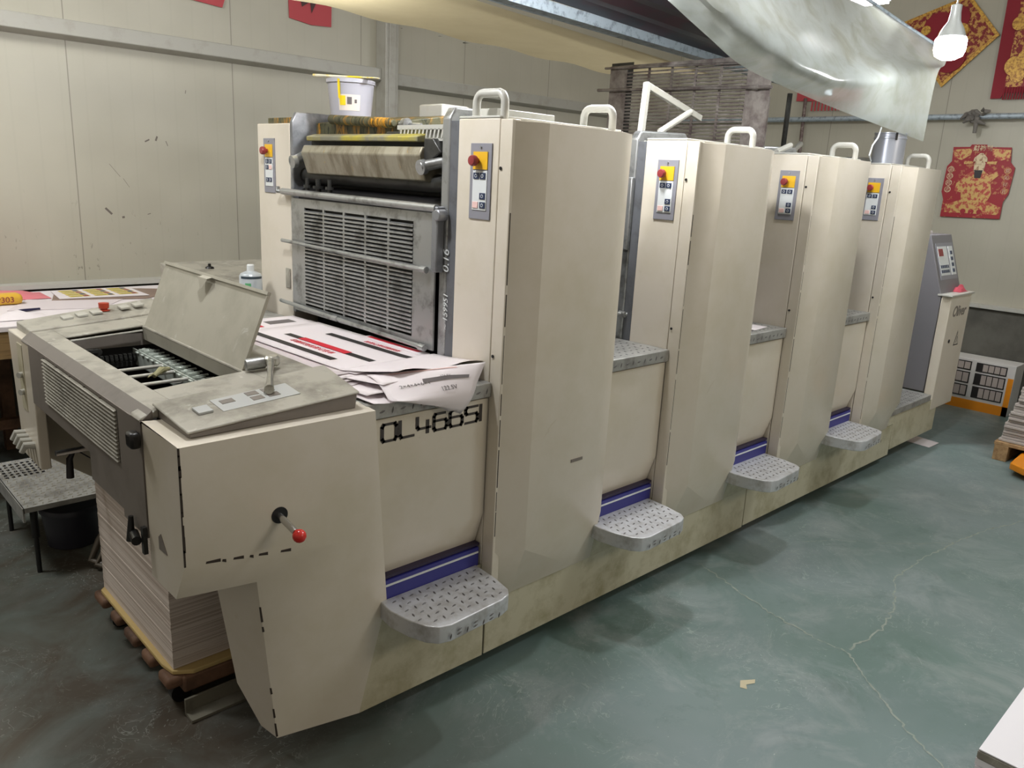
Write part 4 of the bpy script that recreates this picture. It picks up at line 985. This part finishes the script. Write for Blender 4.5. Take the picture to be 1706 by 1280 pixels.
def cards(o, z):
    random.seed(8)
    for i in range(3):
        for j in range(4):
            x = -0.35+i*0.125; y = 2.96+j*0.065
            MB().box(x, x+0.10, y, y+0.05, z, z+0.0006).build('card_print', mat('card_yellow', rgb(206, 184, 84), 0.5) if 'card_yellow' not in MATS else MATS['card_yellow'], o)
            MB().box(x+0.07, x+0.095, y+0.004, y+0.046, z+0.0006, z+0.0012).build('card_corner', NAVY if (i+j) % 2 else REDB, o)
            MB().box(x+0.01, x+0.06, y+0.012, y+0.020, z+0.0006, z+0.0012).build('card_text', mat('card_green', rgb(120, 132, 70), 0.5) if 'card_green' not in MATS else MATS['card_green'], o)
quadsheet('card_sheet', [(-0.41, 2.93), (0.03, 2.88), (0.03, 3.20), (-0.38, 3.23)], 0.856, PAPER, 'white sheet printed with yellow cards on the table', 'paper', cards)
quadsheet('curled_sheet', [(-0.70, 2.70), (-0.30, 2.60), (-0.12, 2.84), (-0.55, 3.00)], 0.851, PAPER2, 'large pale sheet with curled edge in front of the card sheets', 'paper')
rows = [[(-0.85+0.42*i/8, 3.0+0.24*j/5, 0.853+0.035*math.sin(PI*i/8)*math.sin(PI*j/5)*random.uniform(0.7, 1.2)) for j in range(6)] for i in range(9)]
tag(place(MB().grid(rows).build('plastic_bag', PINKBAG, recalc=False), (-0.64, 3.12, 0.852)), 'pink plastic bag lying on the table by the wall', 'bag')
TB = MB().box(-0.84, -0.59, 2.86, 2.95, 0.852, 0.905)
tb = tag(place(TB.build('tape_box', TAPEBOX, bevel=0.02), (-0.7, 2.9, 0.852)), 'rounded yellow box at the left edge of the table', 'box')
text('HP303', 0.04, (-0.74+0.7, 2.858-2.9, 0.866-0.852), (1, 0, 0), (0, 0, 1), REDB, tb, 'box_lettering')
tag(place(MB().tube([(-0.667, 2.63, 0.859), (-0.64, 2.637, 0.859), (-0.568, 2.660, 0.859)], [0.007, 0.008, 0.005], 12).build('marker_pen', PENM), (-0.62, 2.65, 0.852)), 'dark navy marker pen lying on the white table', 'pen')
rows = [[(-0.80+0.22*i/6, 2.42+0.16*j/5, 0.853+0.028*math.sin(PI*i/6)*math.sin(PI*j/5)*random.uniform(0.5, 1.2)) for j in range(6)] for i in range(7)]
tag(place(MB().grid(rows).build('crumpled_tissue', PAPER, recalc=False), (-0.7, 2.5, 0.852)), 'crumpled white tissue at the left edge of the table in front of the pen', 'tissue')

# ------------------------------------------------------------------ pallet and stack under the delivery
PS = empty('pallet_dolly', (-0.5, 0.75, 0), label='worn wooden dolly pallet on castors under the delivery stack', cat='pallet')
po = (-0.5, 0.75, 0)
MB().prism([(-0.83, 0.50), (-0.82, 0.44), (-0.77, 0.408), (-0.2, 0.408), (-0.2, 1.09), (-0.80, 1.09), (-0.83, 1.06)], 'z', 0.112, 0.126).build('plywood_board', PLY, PS, offset=po, bevel=0.003)
for y0, y1 in ((0.42, 0.50), (0.56, 0.64), (0.70, 0.80), (0.86, 0.93), (1.0, 1.10)):
    MB().box(-0.845, -0.2, y0, y1, 0.075, 0.111).build('pallet_board', WOODD, PS, offset=po, bevel=0.012)
for y in (0.41, 1.02): MB().box(-0.80, -0.2, y, y+0.06, 0.055, 0.11).build('bearer', WOODD, PS, offset=po, bevel=0.008)
for x, y in ((-0.79, 0.47), (-0.79, 1.0), (-0.3, 0.47), (-0.3, 1.0)):
    MB().cyl((x, y-0.014, 0.032), (x, y+0.014, 0.032), 0.032, 20).box(x-0.02, x+0.02, y-0.018, y+0.018, 0.045, 0.075).build('castor', BLACK, PS, offset=po)
stm = mat('sheet_edges', rgb(222, 210, 200), 0.7, dirt=rgb(184, 168, 156), dscale=3, dlo=0.45, dhi=0.62, stretch=(0.4, 0.4, 90), dirt2=rgb(140, 124, 114), d2=(2.6, 0.68, 0.72), bump=0.3, bscale=30)
mb = MB(); random.seed(4)
rings = []; nlay = 34; H = 0.60
for i in range(nlay+1):
    z = 0.127+H*i/nlay; jx, jy = random.uniform(-0.003, 0.003), random.uniform(-0.003, 0.003)
    for zz in ((z,) if i in (0, nlay) else (z, z+0.0005)):
        jx, jy = random.uniform(-0.0009, 0.0009), random.uniform(-0.0009, 0.0009)
        rings.append([(-0.815+jx, 0.445+jy, zz), (-0.2, 0.445+jy, zz), (-0.2, 1.075+jy, zz), (-0.815+jx, 1.075+jy, zz)])
mb.loft(rings)
tag(place(mb.build('paper_stack', stm, smooth=False), (-0.5, 0.75, 0.127)), 'tall stack of delivered sheets on the wooden dolly under the delivery end', 'paper stack', kind='stuff')
CB = empty('lift_channel', (-0.66, 0.36, 0), label='dusty steel channel lying on the floor beside the delivery pallet', cat='steel channel')
MB().prism([(0.335, 0.002), (0.335, 0.010), (0.38, 0.012), (0.38, 0.055), (0.388, 0.055), (0.388, 0.002)], 'x', -0.81, -0.55).box(-0.556, -0.548, 0.335, 0.39, 0.002, 0.085).build('channel_bar', mat('dusty_steel', rgb(120, 116, 102), 0.6, 0.3, dirt=rgb(84, 80, 70), dscale=14), CB, offset=(-0.66, 0.36, 0))

# ------------------------------------------------------------------ stool, drum, hose under the far side
SS = empty('foot_stool', (-0.78, 1.82, 0), label='low checker plate stool with black legs beyond the delivery end', cat='stool')
s0 = (-0.78, 1.82, 0)
st = MB().box(-0.945, -0.60, 1.54, 2.12, 0.272, 0.292)
st.tread((-0.94, 1.545, 0.292), (1, 0, 0), (0, 1, 0), 13, 22, lambda a, b: True, step=0.026, L=0.012, h=0.003)
st.box(-0.948, -0.942, 1.54, 2.12, 0.235, 0.292)
st.build('stool_top', [CHECKD, mat('ridge_pale', rgb(164, 160, 148), 0.5)], SS, offset=s0)
dp(MB().cyl((-0.93, 1.05, 0.655), (-0.60, 1.05, 0.655), 0.010, 12), 'pile_guide_rod', CHROME)
hl = MB()
for i in range(7):
    for j in range(6):
        hl.box(-0.925+i*0.022, -0.913+i*0.022, 1.90+j*0.032, 1.918+j*0.032, 0.2922, 0.2928)
hl.build('punched_holes', BLACK, SS, offset=s0)
for x, y in ((-0.905, 1.58), (-0.90, 2.05), (-0.63, 1.60), (-0.63, 2.05)):
    MB().tube([(x, y, 0.0), (x, y, 0.15), (x, y, 0.151), (x, y, 0.27)], [0.009, 0.009, 0.014, 0.014], 12).build('leg', BLACK, SS, offset=s0)
DR = empty('waste_drum', (-0.72, 1.80, 0), label='dark low bucket with flat lid under the checker plate stool', cat='bucket')
MB().lathe((-0.72, 1.80, 0.002), [(0, 0), (0.10, 0), (0.115, 0.15), (0.122, 0.15), (0.122, 0.165), (0.118, 0.172), (0, 0.176)], 32).build('bucket_body', mat('bucket_dark', rgb(44, 44, 54), 0.4), DR, offset=(-0.72, 1.80, 0))
MB().box(-0.76, -0.70, 1.78, 1.82, 0.178, 0.180).build('lid_label', KEYPAD, DR, offset=(-0.72, 1.80, 0))
hp = [(-0.55, 1.46, 0.30), (-0.62, 1.50, 0.22), (-0.70, 1.52, 0.10), (-0.74, 1.50, 0.03), (-0.70, 1.44, 0.02), (-0.60, 1.38, 0.02), (-0.45, 1.36, 0.03)]
tag(place(MB().tube(hp, 0.014, 12).tube([(x+0.01, y-0.04, max(0.017, z*0.8)) for x, y, z in hp], 0.011, 12).build('drain_hose', HOSE), (-0.62, 1.45, 0)), 'brown looped drain hose on the floor behind the delivery stack', 'hose')
tag(place(MB().tube([(-0.83, 1.22, 0.60), (-0.85, 1.22, 0.57), (-0.853, 1.22, 0.50)], [0.004, 0.011, 0.013], 12).tube([(-0.83, 1.22, 0.60), (-0.80, 1.16, 0.58), (-0.76, 1.12, 0.61), (-0.76, 1.18, 0.64)], 0.0025, 8).build('pendant_grip', mat('grip_black', rgb(40, 36, 38), 0.5)), (-0.85, 1.22, 0.6)), 'black cylindrical grip hanging by a wire under the far delivery cover', 'handle')
U_ = MB().box(-0.72, -0.46, 1.20, 1.37, 0.34, 0.95)
U_.build('drive_side_skirt', GREYDARK, D, offset=off, bevel=0.004)

# ------------------------------------------------------------------ right side: pallet, boards, jack, carton
RP = empty('wooden_pallet', (4.4, -0.75, 0), label='pale new wood pallet under the grey board stack at the right edge', cat='pallet')
ro = (4.4, -0.75, 0)
for y in (-0.39, -0.80, -1.19):
    MB().box(4.05, 4.95, y-0.08, y, 0.0, 0.10).build('pallet_block', WOOD, RP, offset=ro, bevel=0.003)
MB().box(4.05, 4.95, -1.27, -0.385, 0.10, 0.122).build('deck_board', WOOD, RP, offset=ro, bevel=0.003)
random.seed(9)
bm_ = mat('grey_board', rgb(186, 178, 172), 0.7, dirt=rgb(150, 142, 136), dscale=5, dlo=0.4, dhi=0.7, stretch=(0.5, 0.5, 40))
proto = None
z = 0.124
for i in range(30):
    h = 0.0185
    if proto is None:
        proto = MB().box(-0.42, 0.42, -0.42, 0.0, 0, h*0.86).build('grey_board_bundle', bm_, bevel=0.0015, segs=1)
        o = proto
    else:
        o = proto.copy(); COL.objects.link(o)
    lean = 0.0 if i < 14 else 0.02+0.001*i
    o.location = (4.50+random.uniform(-0.012, 0.012)+(0.05 if i > 22 else 0), -0.40-0.0032*i-lean*0.3+random.uniform(-0.006, 0.006), z)
    o.rotation_euler = (0, 0, random.uniform(-0.012, 0.012))
    z += h
    tag(o, 'flat bundle of grey board in the stack on the pale wood pallet' if i else 'lowest bundle of grey board, resting right on the pale wood pallet', 'board bundle', 'grey board bundles on the pallet')
JF = MB().prism([(3.72, -0.66), (3.80, -0.55), (4.04, -0.54), (4.5, -0.56), (4.5, -0.70), (3.78, -0.74)], 'z', 0.035, 0.08).cyl((3.86, -0.70, 0.036), (3.86, -0.60, 0.036), 0.034, 18)
tag(place(JF.build('pallet_jack_fork', ORANGE, bevel=0.008), (3.9, -0.64, 0)), 'orange pallet jack fork poking from under the pallet at the right edge', 'pallet jack')
CX = empty('printed_carton', (5.39, 0.07, 0), label='white and orange printed carton on the floor against the concrete skirt', cat='box')
xo = (5.39, 0.07, 0)
MB().box(5.275, 5.50, -0.14, 0.42, 0.0, 0.40).build('carton_body', mat('carton_white', rgb(206, 202, 196), 0.5), CX, offset=xo, bevel=0.003)
MB().box(5.272, 5.276, -0.138, 0.418, 0.0, 0.075).box(5.272, 5.276, -0.138, -0.10, 0.0, 0.30).build('orange_band', ORANGE, CX, offset=xo)
for y0, y1 in ((-0.085, 0.13), (0.165, 0.40)):
    for z0, z1 in ((0.10, 0.19), (0.205, 0.295), (0.31, 0.38)):
        q = MB().box(5.2705, 5.2755, y0, y1, z0, z1).build('print_frame', INKBLK, CX, offset=xo)
        for i in range(4):
            a = y0+0.008+(y1-y0-0.05)*i/4
            MB().box(5.2695, 5.2710, a, a+(y1-y0-0.05)/4-0.006, z0+0.008, z1-0.008).build('print_field', mat('field', rgb(170, 158, 150), 0.6) if 'field' not in MATS else MATS['field'], q, offset=xo)
# floor sheet
tag(sheet('paper_sheet', [(3.93, -0.05, 0.003), (4.10, -0.055, 0.003), (4.12, 0.14, 0.003), (3.95, 0.15, 0.003)], lambda u, v: 0.004*v*u, PAPER, 'white sheet on the floor under the far end of the press', 'paper'))
# near white stack at the right bottom corner
NS = MB()
for i in range(18):
    j = random.uniform(-0.002, 0.002)
    NS.box(0.124+j, 1.2, -2.2, -1.396+j, 0.20+i*0.0173, 0.2155+i*0.0173, 1 if i % 4 == 1 else 0)
NS.box(0.126, 1.2, -2.2, -1.397, 0.5115, 0.514)
ns = tag(place(NS.build('carton_blank_stack', [mat('white_board', rgb(232, 230, 234), 0.45), GREYPAINT], smooth=False), (0.6, -1.8, 0.2)), 'stack of glossy white board in the near right corner', 'paper stack')
text('15', 0.035, (0.29-0.6, -1.45+1.8, 0.3142), (0.86, -0.5, 0), (0.5, 0.86, 0), INKGREY, ns, 'handwritten_number')
text('×  ×', 0.015, (0.33-0.6, -1.45+1.8, 0.3142), (0.86, -0.5, 0), (0.5, 0.86, 0), INKGREY, ns, 'handwritten_number')
NP = MB().box(0.16, 1.2, -2.15, -1.43, 0.12, 0.199)
for y in (-1.50, -1.80, -2.10): NP.box(0.16, 1.2, y-0.04, y+0.04, 0.0, 0.12)
tag(place(NP.build('wooden_pallet', WOOD), (0.6, -1.8, 0)), 'wooden pallet under the white board stack in the near right corner', 'pallet')

# ------------------------------------------------------------------ canopy above the press
CA = empty('roof_canopy', (1.0, 0.7, 2.25), label='galvanised canopy beam and dark sheet metal roof above the press', cat='canopy')
cf = (1.0, 0.7, 2.25)
cb = MB()
for (a, b, w, h) in (((-0.6, 0.75, 2.285), (3.4, 0.75, 2.185), 0.035, 0.006), ((-0.6, 0.78, 2.30), (3.4, 0.78, 2.20), 0.004, 0.022), ((-0.6, 0.715, 2.30), (3.4, 0.715, 2.20), 0.004, 0.022)):
    cb.hexa([(a[0], a[1]-w, a[2]-h), (a[0], a[1]+w, a[2]-h), (a[0], a[1]+w, a[2]+h), (a[0], a[1]-w, a[2]+h)], [(b[0], b[1]-w, b[2]-h), (b[0], b[1]+w, b[2]-h), (b[0], b[1]+w, b[2]+h), (b[0], b[1]-w, b[2]+h)])
cb.build('beam', GALV, CA, offset=cf, smooth=False)
mb = MB()
for i in range(6):
    y = 0.20+i*0.085; e = 0.012 if i % 2 else 0
    mb.hexa([(0.0, y, 2.32+e), (3.3, y, 2.20+e), (3.3, y+0.085, 2.20+0.012-e), (0.0, y+0.085, 2.32+0.012-e)], [(0.0, y, 2.324+e), (3.3, y, 2.204+e), (3.3, y+0.085, 2.204+0.012-e), (0.0, y+0.085, 2.324+0.012-e)])
mb.build('roof_sheet', ROOFD, CA, offset=cf, smooth=False)
# cream film stretched from the beam to the back edge
rows = []
for i in range(41):
    t = i/40; x0 = -0.7+t*(2.2+0.7)
    row = []
    for j in range(9):
        s = j/8
        y = 0.80+s*(0.70-0.05*t); x = x0-0.05*s
        z = (2.295-0.047*(x0+0.6))*(1-s)+(2.262-0.029*(x+0.2))*s-0.028*math.sin(PI*s)*(0.6+0.4*math.sin(t*9))*(1-t)+0.006*t
        if j == 8: z += 0.006*math.sin(t*37)
        row.append((x, y, z))
    rows.append(row)
CF = MB().grid(rows).build('canopy_film', PLASTICY, recalc=False, offset=(1, 1.1, 2.25)); CF.location = (1, 1.1, 2.25)
tag(CF, 'cream plastic film stretched under the galvanised beam, scorched along its lower edge', 'plastic sheet')
bt = MB(); random.seed(12)
for x, s in ((0.72, 0.5), (0.93, 1.6), (1.08, 1.2), (1.2, 0.5), (1.34, 0.4), (1.42, 0.4)):
    z = 2.262-0.029*(x+0.2)
    pts = [(x+random.uniform(-1, 1)*0.016*s, 1.48-random.uniform(0, 1)*0.035*s, z-0.012) for _ in range(5)]
    bt.add(pts, [(0, 1, 2, 3, 4)])
bt.build('burnt_hole', BLACK, CF, offset=(1, 1.1, 2.25), recalc=False)
# cloudy drape hanging along the operator side
R0 = [(0.772, 0.12, 2.248), (1.109, 0.1, 2.132), (1.345, 0.08, 2.056), (1.757, 0.06, 2.003), (2.255, 0.04, 1.956), (3.055, 0.0, 1.89)]
R1 = [(0.852, 0.02, 2.26), (1.075, 0.0, 2.202), (1.374, -0.02, 2.133), (1.879, -0.03, 2.073), (2.516, -0.02, 2.133), (3.084, -0.0, 2.212)]
R2 = [(1.538, 0.22, 2.434), (1.757, 0.2, 2.392), (2.063, 0.18, 2.332), (2.499, 0.14, 2.275), (2.856, 0.08, 2.291), (3.224, 0.02, 2.296)]
R3 = [(2.232, 0.4, 2.642), (2.502, 0.38, 2.639), (2.865, 0.35, 2.603), (3.11, 0.28, 2.534), (3.206, 0.16, 2.448), (3.303, 0.04, 2.362)]
def spl(P, t):
    n = len(P)-1; x = t*n; i = min(int(x), n-1); f = x-i
    p0, p1, p2, p3 = (Vector(P[max(i-1, 0)]), Vector(P[i]), Vector(P[i+1]), Vector(P[min(i+2, n)]))
    return 0.5*((2*p1)+(p2-p0)*f+(2*p0-5*p1+4*p2-p3)*f*f+(3*p1-p0-3*p2+p3)*f*f*f)
rows = []
for j in range(25):
    v = j/24
    row = []
    for i in range(61):
        t = -0.0+i/60
        q = spl([spl(R, t) for R in (R0, R1, R2, R3)], v)
        q.z += 0.004*math.sin(t*55+v*8)*math.sin(PI*v)
        row.append(q)
    rows.append(row)
DPn = MB().grid(rows).build('plastic_drape', FILM, recalc=False, offset=(2, 0.1, 2.2)); DPn.location = (2, 0.1, 2.2)
tag(DPn, 'cloudy translucent plastic drape sagging above the right printing units', 'plastic sheet')
hm = MB().tube([spl(R3, t/20) for t in range(21)], 0.010, 8).build('hem_rail', GALV, DPn, offset=(2, 0.1, 2.2))
tag(place(MB().tube([(2.62, 0.05, 1.93), (2.60, 0.05, 1.88), (2.55, 0.05, 1.84), (2.53, 0.05, 1.79), (2.56, 0.05, 1.765)], 0.004, 6).build('film_shred', KEYPAD), (2.6, 0.05, 1.93)), 'thin torn shred of film dangling below the drape', 'plastic shred')

# ------------------------------------------------------------------ lamps
EM = mat('lamp_glow', (1, 1, 1), 0.4, emit=((0.97, 0.98, 1.0), 165))
SOCK = mat('lamp_socket', rgb(138, 140, 136), 0.4)
EM2 = mat('lamp_glow_soft', (1, 1, 1), 0.4, emit=((0.97, 0.98, 1.0), 60))
def make_bulb(loc, label, power=1.0, group='bulbs strung above the press'):
    root = empty('light_bulb', loc, label=label, cat='light bulb', group=group)
    x, y, z = 0, 0, 0
    MB().lathe((0, 0, 0), [(0, -0.062), (0.030, -0.060), (0.056, -0.045), (0.064, -0.02), (0.064, 0.020), (0.058, 0.030), (0, 0.030)], 24).build('diffuser', EM if power == 1.0 else EM2, root)
    MB().lathe((0, 0, 0.030), [(0, 0), (0.058, 0), (0.044, 0.035), (0.026, 0.065), (0.021, 0.10), (0.021, 0.13), (0.008, 0.135), (0, 0.135)], 24).build('bulb_neck', SOCK, root)
    MB().tube([(0, 0, 0.16), (0.006, 0.004, 0.6), (0, 0, 1.4)], 0.004, 6).build('cord', SOCK, root)
    return root
make_bulb((2.37, -0.296, 2.252), 'glowing white bulb hanging in front of the drape and the gold diamond ornament', 0.4)
make_bulb((1.5, -0.30, 2.75), 'white bulb hanging high over the second and third units')
# lamps of the same string that hang just above the view
make_bulb((0.60, 0.09, 2.27), 'white bulb hanging above the gap between first and second unit')
make_bulb((0.05, 1.15, 2.50), 'white bulb glowing above the cream film by its left end', 0.4)
make_bulb((-0.62, 0.35, 2.42), 'white bulb hanging above the delivery end and its open lid')
LP = empty('ceiling_light', (3.2, 0.5, 2.665), label='flat white light panel at the top edge above the drape', cat='ceiling light')
MB().box(-0.16, 0.16, -0.07, 0.07, 0, 0.015).build('diffuser', EM, LP, bevel=0.004)
MB().box(-0.17, 0.17, -0.08, 0.08, 0.015, 0.04).build('housing', SOCK, LP, bevel=0.003)
MB().tube([(0, 0, 0.04), (0, 0, 1.0)], 0.004, 6).build('cord', SOCK, LP)

# ------------------------------------------------------------------ festival decorations on the end wall
xw = 5.585
def onwall(pts, t, m, name, root, x=xw, recalc=True):
    # pts are (y, z) on the end wall
    return MB().hexa([(x, p[0], p[1]) for p in pts], [(x-t, p[0], p[1]) for p in pts]).build(name, m, root)
PO = empty('new_year_poster', (0, 0, 0), label='red and gold New Year print of a robed figure on the end wall', cat='poster')
onwall([(0.700, 1.462), (0.262, 1.470), (0.262, 1.60), (0.235, 1.66), (0.225, 1.86), (0.262, 1.90), (0.275, 2.01), (0.44, 2.012), (0.45, 2.03), (0.56, 2.03), (0.57, 2.012), (0.692, 2.01), (0.685, 1.90), (0.715, 1.86), (0.722, 1.66), (0.70, 1.60)], 0.004, REDPAP, 'poster_paper', PO)
GP = mat('poster_gold', rgb(196, 160, 96), 0.4, 0.2, dirt=rgb(170, 70, 60), dscale=34, dlo=0.48, dhi=0.56)
GP2 = mat('poster_cream', rgb(214, 196, 160), 0.5, dirt=rgb(150, 110, 80), dscale=40, dlo=0.5, dhi=0.6)
cy = 0.475
onwall([(cy+0.02, 1.50), (cy-0.19, 1.50), (cy-0.20, 1.56), (cy-0.10, 1.60), (cy+0.10, 1.60), (cy+0.20, 1.56), (cy+0.20, 1.50)], 0.006, GP, 'print_clouds', PO)
onwall([(cy-0.09, 1.55), (cy+0.08, 1.55), (cy+0.10, 1.66), (cy+0.15, 1.67), (cy+0.145, 1.73), (cy+0.08, 1.80), (cy+0.04, 1.83), (cy-0.04, 1.83), (cy-0.08, 1.80), (cy-0.13, 1.83), (cy-0.15, 1.80), (cy-0.10, 1.75), (cy-0.12, 1.66), (cy-0.10, 1.60)], 0.008, GP, 'print_robe', PO)
onwall([(cy+0.035, 1.82), (cy-0.035, 1.82), (cy-0.04, 1.89), (cy-0.02, 1.91), (cy+0.02, 1.91), (cy+0.04, 1.89)], 0.010, GP2, 'print_face', PO)
onwall([(cy+0.022, 1.775), (cy-0.022, 1.775), (cy-0.03, 1.835), (cy+0.03, 1.835)], 0.012, INKBLK, 'print_beard', PO)
onwall([(cy+0.05, 1.90), (cy-0.05, 1.90), (cy-0.045, 1.93), (cy-0.01, 1.965), (cy+0.01, 1.965), (cy+0.045, 1.93)], 0.011, GP2, 'print_hat', PO)
for s in (-1, 1):
    onwall([(cy+s*0.05, 1.885), (cy+s*0.115, 1.88), (cy+s*0.12, 1.905), (cy+s*0.05, 1.90)][::s], 0.009, GP, 'print_hat_wing', PO)
    for i in range(4):
        zz = 1.68+i*0.052
        MB().cyl((xw-0.004, cy+s*0.205, zz), (xw-0.007, cy+s*0.205, zz), 0.024, 16).build('print_roundel', GP2 if s > 0 else GP, PO)
        MB().cyl((xw-0.007, cy+s*0.205, zz), (xw-0.009, cy+s*0.205, zz), 0.019, 16).build('print_roundel', REDPAP, PO)
        text('吉祥如意'[i], 0.034, (xw-0.0095, cy+s*0.205+0.016, zz-0.012), (0, -1, 0), (0, 0, 1), GP2, PO, 'lettering')
    onwall([(cy+s*0.20, 1.99), (cy+s*0.20, 1.93), (cy+s*0.14, 1.91), (cy+s*0.08, 1.95), (cy+s*0.07, 2.0)][::s], 0.006, GP, 'print_cloud', PO)
text('财神到', 0.046, (xw-0.005, cy+0.068, 1.985), (0, -1, 0), (0, 0, 1), GP2, PO, 'lettering', bold=0.001)
for i in range(3):
    MB().cyl((xw-0.006, cy-0.06+i*0.06, 1.515), (xw-0.010, cy-0.06+i*0.06, 1.515), 0.02, 14).build('print_coin', REDPAP, PO)
# diamond
DI = empty('diamond_ornament', (0, 0, 0), label='large red and gold diamond shaped festival ornament behind the bulb', cat='ornament')
dc = [(0.77, 3.142), (0.508, 2.832), (0.865, 2.469), (1.285, 2.975)]
ce = (sum(p[0] for p in dc)/4, sum(p[1] for p in dc)/4)
def inset(k): return [(ce[0]+(p[0]-ce[0])*k, ce[1]+(p[1]-ce[1])*k) for p in dc]
onwall(dc, 0.010, GOLD, 'gold_border', DI, 5.58)
LACE = mat('gold_lace', rgb(186, 140, 72), 0.45, 0.3, dirt=rgb(120, 30, 34), dscale=30, dlo=0.46, dhi=0.52)
onwall(inset(0.90), 0.014, LACE, 'lace_field', DI, 5.58)
random.seed(2)
for qi, (dy, dz, r, m_) in enumerate(((0.10, 0.06, 0.12, REDCLOTH), (-0.03, 0.12, 0.09, REDCLOTH), (0.16, -0.06, 0.09, REDCLOTH), (-0.02, -0.16, 0.12, REDCLOTH), (0.02, 0.0, 0.075, GOLD), (0.09, -0.13, 0.05, GOLD), (0.19, 0.05, 0.035, GOLD), (-0.08, 0.03, 0.05, GOLD))):
    MB().cyl((5.57, ce[0]+dy, ce[1]+dz), (5.560-0.0022*qi, ce[0]+dy, ce[1]+dz), r, 28).build('petal', m_, DI)
# banner at the right edge
BN = empty('fringed_banner', (0, 0, 0), label='red banner with gold lace and a red fringe at the right edge of the wall', cat='banner')
onwall([(0.49, 2.37), (0.50, 3.25), (0.10, 3.25), (0.10, 2.41), (0.40, 2.41), (0.42, 2.37)], 0.008, REDCLOTH, 'banner_cloth', BN, 5.58)
onwall([(0.405, 2.45), (0.405, 3.25), (0.10, 3.25), (0.10, 2.45)], 0.012, LACE, 'lace_field', BN, 5.58)
for qi, (y, z, r) in enumerate(((0.36, 2.60, 0.07), (0.33, 2.53, 0.05), (0.38, 2.90, 0.05), (0.30, 2.66, 0.05))):
    MB().cyl((5.568, y, z), (5.558-0.002*qi, y, z), r, 20).build('gold_rosette', GOLD, BN)
fr = MB()
for i in range(16): fr.tube([(5.57, 0.40-i*0.018, 2.45), (5.57, 0.402-i*0.018, 2.36)], 0.006, 6)
fr.build('fringe', REDCLOTH, BN)
FR = empty('fringed_valance', (0, 0, 0), label='faded red fringed valance on the end wall half hidden by the drape', cat='banner')
onwall([(2.10, 2.40), (1.50, 2.38), (1.50, 2.52), (2.10, 2.52)], 0.006, REDFADE, 'valance_cloth', FR, 5.58)
fr = MB()
for i in range(14): fr.tube([(5.57, 1.94-i*0.032, 2.39), (5.57, 1.94-i*0.032, 2.31)], 0.008, 6)
fr.build('fringe', REDFADE, FR)
tag(place(MB().cyl((5.55, 1.985, 1.85), (5.55, 2.0, 2.42), 0.015, 10).build('hanging_pipe', mat('rusty_pipe', rgb(96, 78, 74), 0.6, dirt=rgb(180, 170, 160), dscale=18)), (5.55, 1.99, 1.85)), 'thin rusty pipe hanging on the end wall behind the drape', 'pipe')
kn = MB(); random.seed(6)
for i in range(14):
    a = Vector((5.50, 0.54+random.uniform(-0.07, 0.07), 2.245+random.uniform(-0.05, 0.05))); b = a+Vector((random.uniform(-0.03, 0.02), random.uniform(-0.10, 0.10), random.uniform(-0.05, 0.04)))
    kn.tube([a, (a+b)/2+Vector((-0.02, 0, 0.01)), b], [0.010, 0.018, 0.008], 8)
kn.tube([(5.49, 0.53, 2.23), (5.49, 0.53, 2.11)], [0.02, 0.014], 8)
tag(place(kn.build('knotted_rag', mat('grey_rag', rgb(112, 108, 102), 0.8)), (5.5, 0.54, 2.235)), 'grey rag knotted around the rail on the end wall', 'rag')
# slips on the back wall
def backslip(pts, label):
    o = MB().hexa([(p[0], 3.395, p[1]) for p in pts], [(p[0], 3.390, p[1]) for p in pts]).build('red_paper_slip', REDFADE)
    return tag(place(o, (pts[0][0], 3.39, pts[0][1])), label, 'paper', 'red slips on the back wall')
backslip([(0.45, 2.60), (0.45, 2.535), (0.75, 2.515), (0.78, 2.60)], 'left of two red slips at the top of the panel wall')
b2 = backslip([(1.19, 2.85), (1.20, 2.53), (1.36, 2.51), (1.51, 2.52), (1.52, 2.85)], 'right of two red slips, dark figure printed on it, beside the steel column')
MB().add([(0.07, -0.004, -0.12), (0.10, -0.004, -0.24), (0.16, -0.004, -0.20), (0.17, -0.004, -0.27), (0.21, -0.004, -0.19), (0.19, -0.004, -0.12), (0.13, -0.004, -0.16)], [(0, 1, 2, 3, 4, 5, 6)]).build('dark_print', mat('slip_print', rgb(70, 44, 44), 0.6), b2, recalc=False)
wm = MB(); random.seed(14)
for (x, z, l, w, a) in ((0.255, 1.70, 0.03, 0.008, 0.5), (0.31, 1.715, 0.028, 0.010, 1.2), (0.37, 1.69, 0.03, 0.004, -1.2), (0.06, 1.52, 0.09, 0.002, -0.9), (0.12, 1.45, 0.06, 0.002, -1.0), (0.01, 1.285, 0.05, 0.012, -0.8), (0.09, 1.25, 0.015, 0.012, 0.2), (0.24, 1.27, 0.02, 0.004, 0.3), (0.50, 2.0, 0.02, 0.004, 1.4)):
    c, s = math.cos(a), math.sin(a)
    wm.add([(x-c*l/2-s*w/2, 3.3985, z-s*l/2+c*w/2), (x-c*l/2+s*w/2, 3.3985, z-s*l/2-c*w/2), (x+c*l/2+s*w/2, 3.3985, z+s*l/2-c*w/2), (x+c*l/2-s*w/2, 3.3985, z+s*l/2+c*w/2)], [(0, 1, 2, 3)])
tag(wm.build('trim_8', mat('scuff', rgb(104, 96, 88), 0.6), recalc=False, smooth=False), kind='structure', label='dark scuffs on the panel wall')
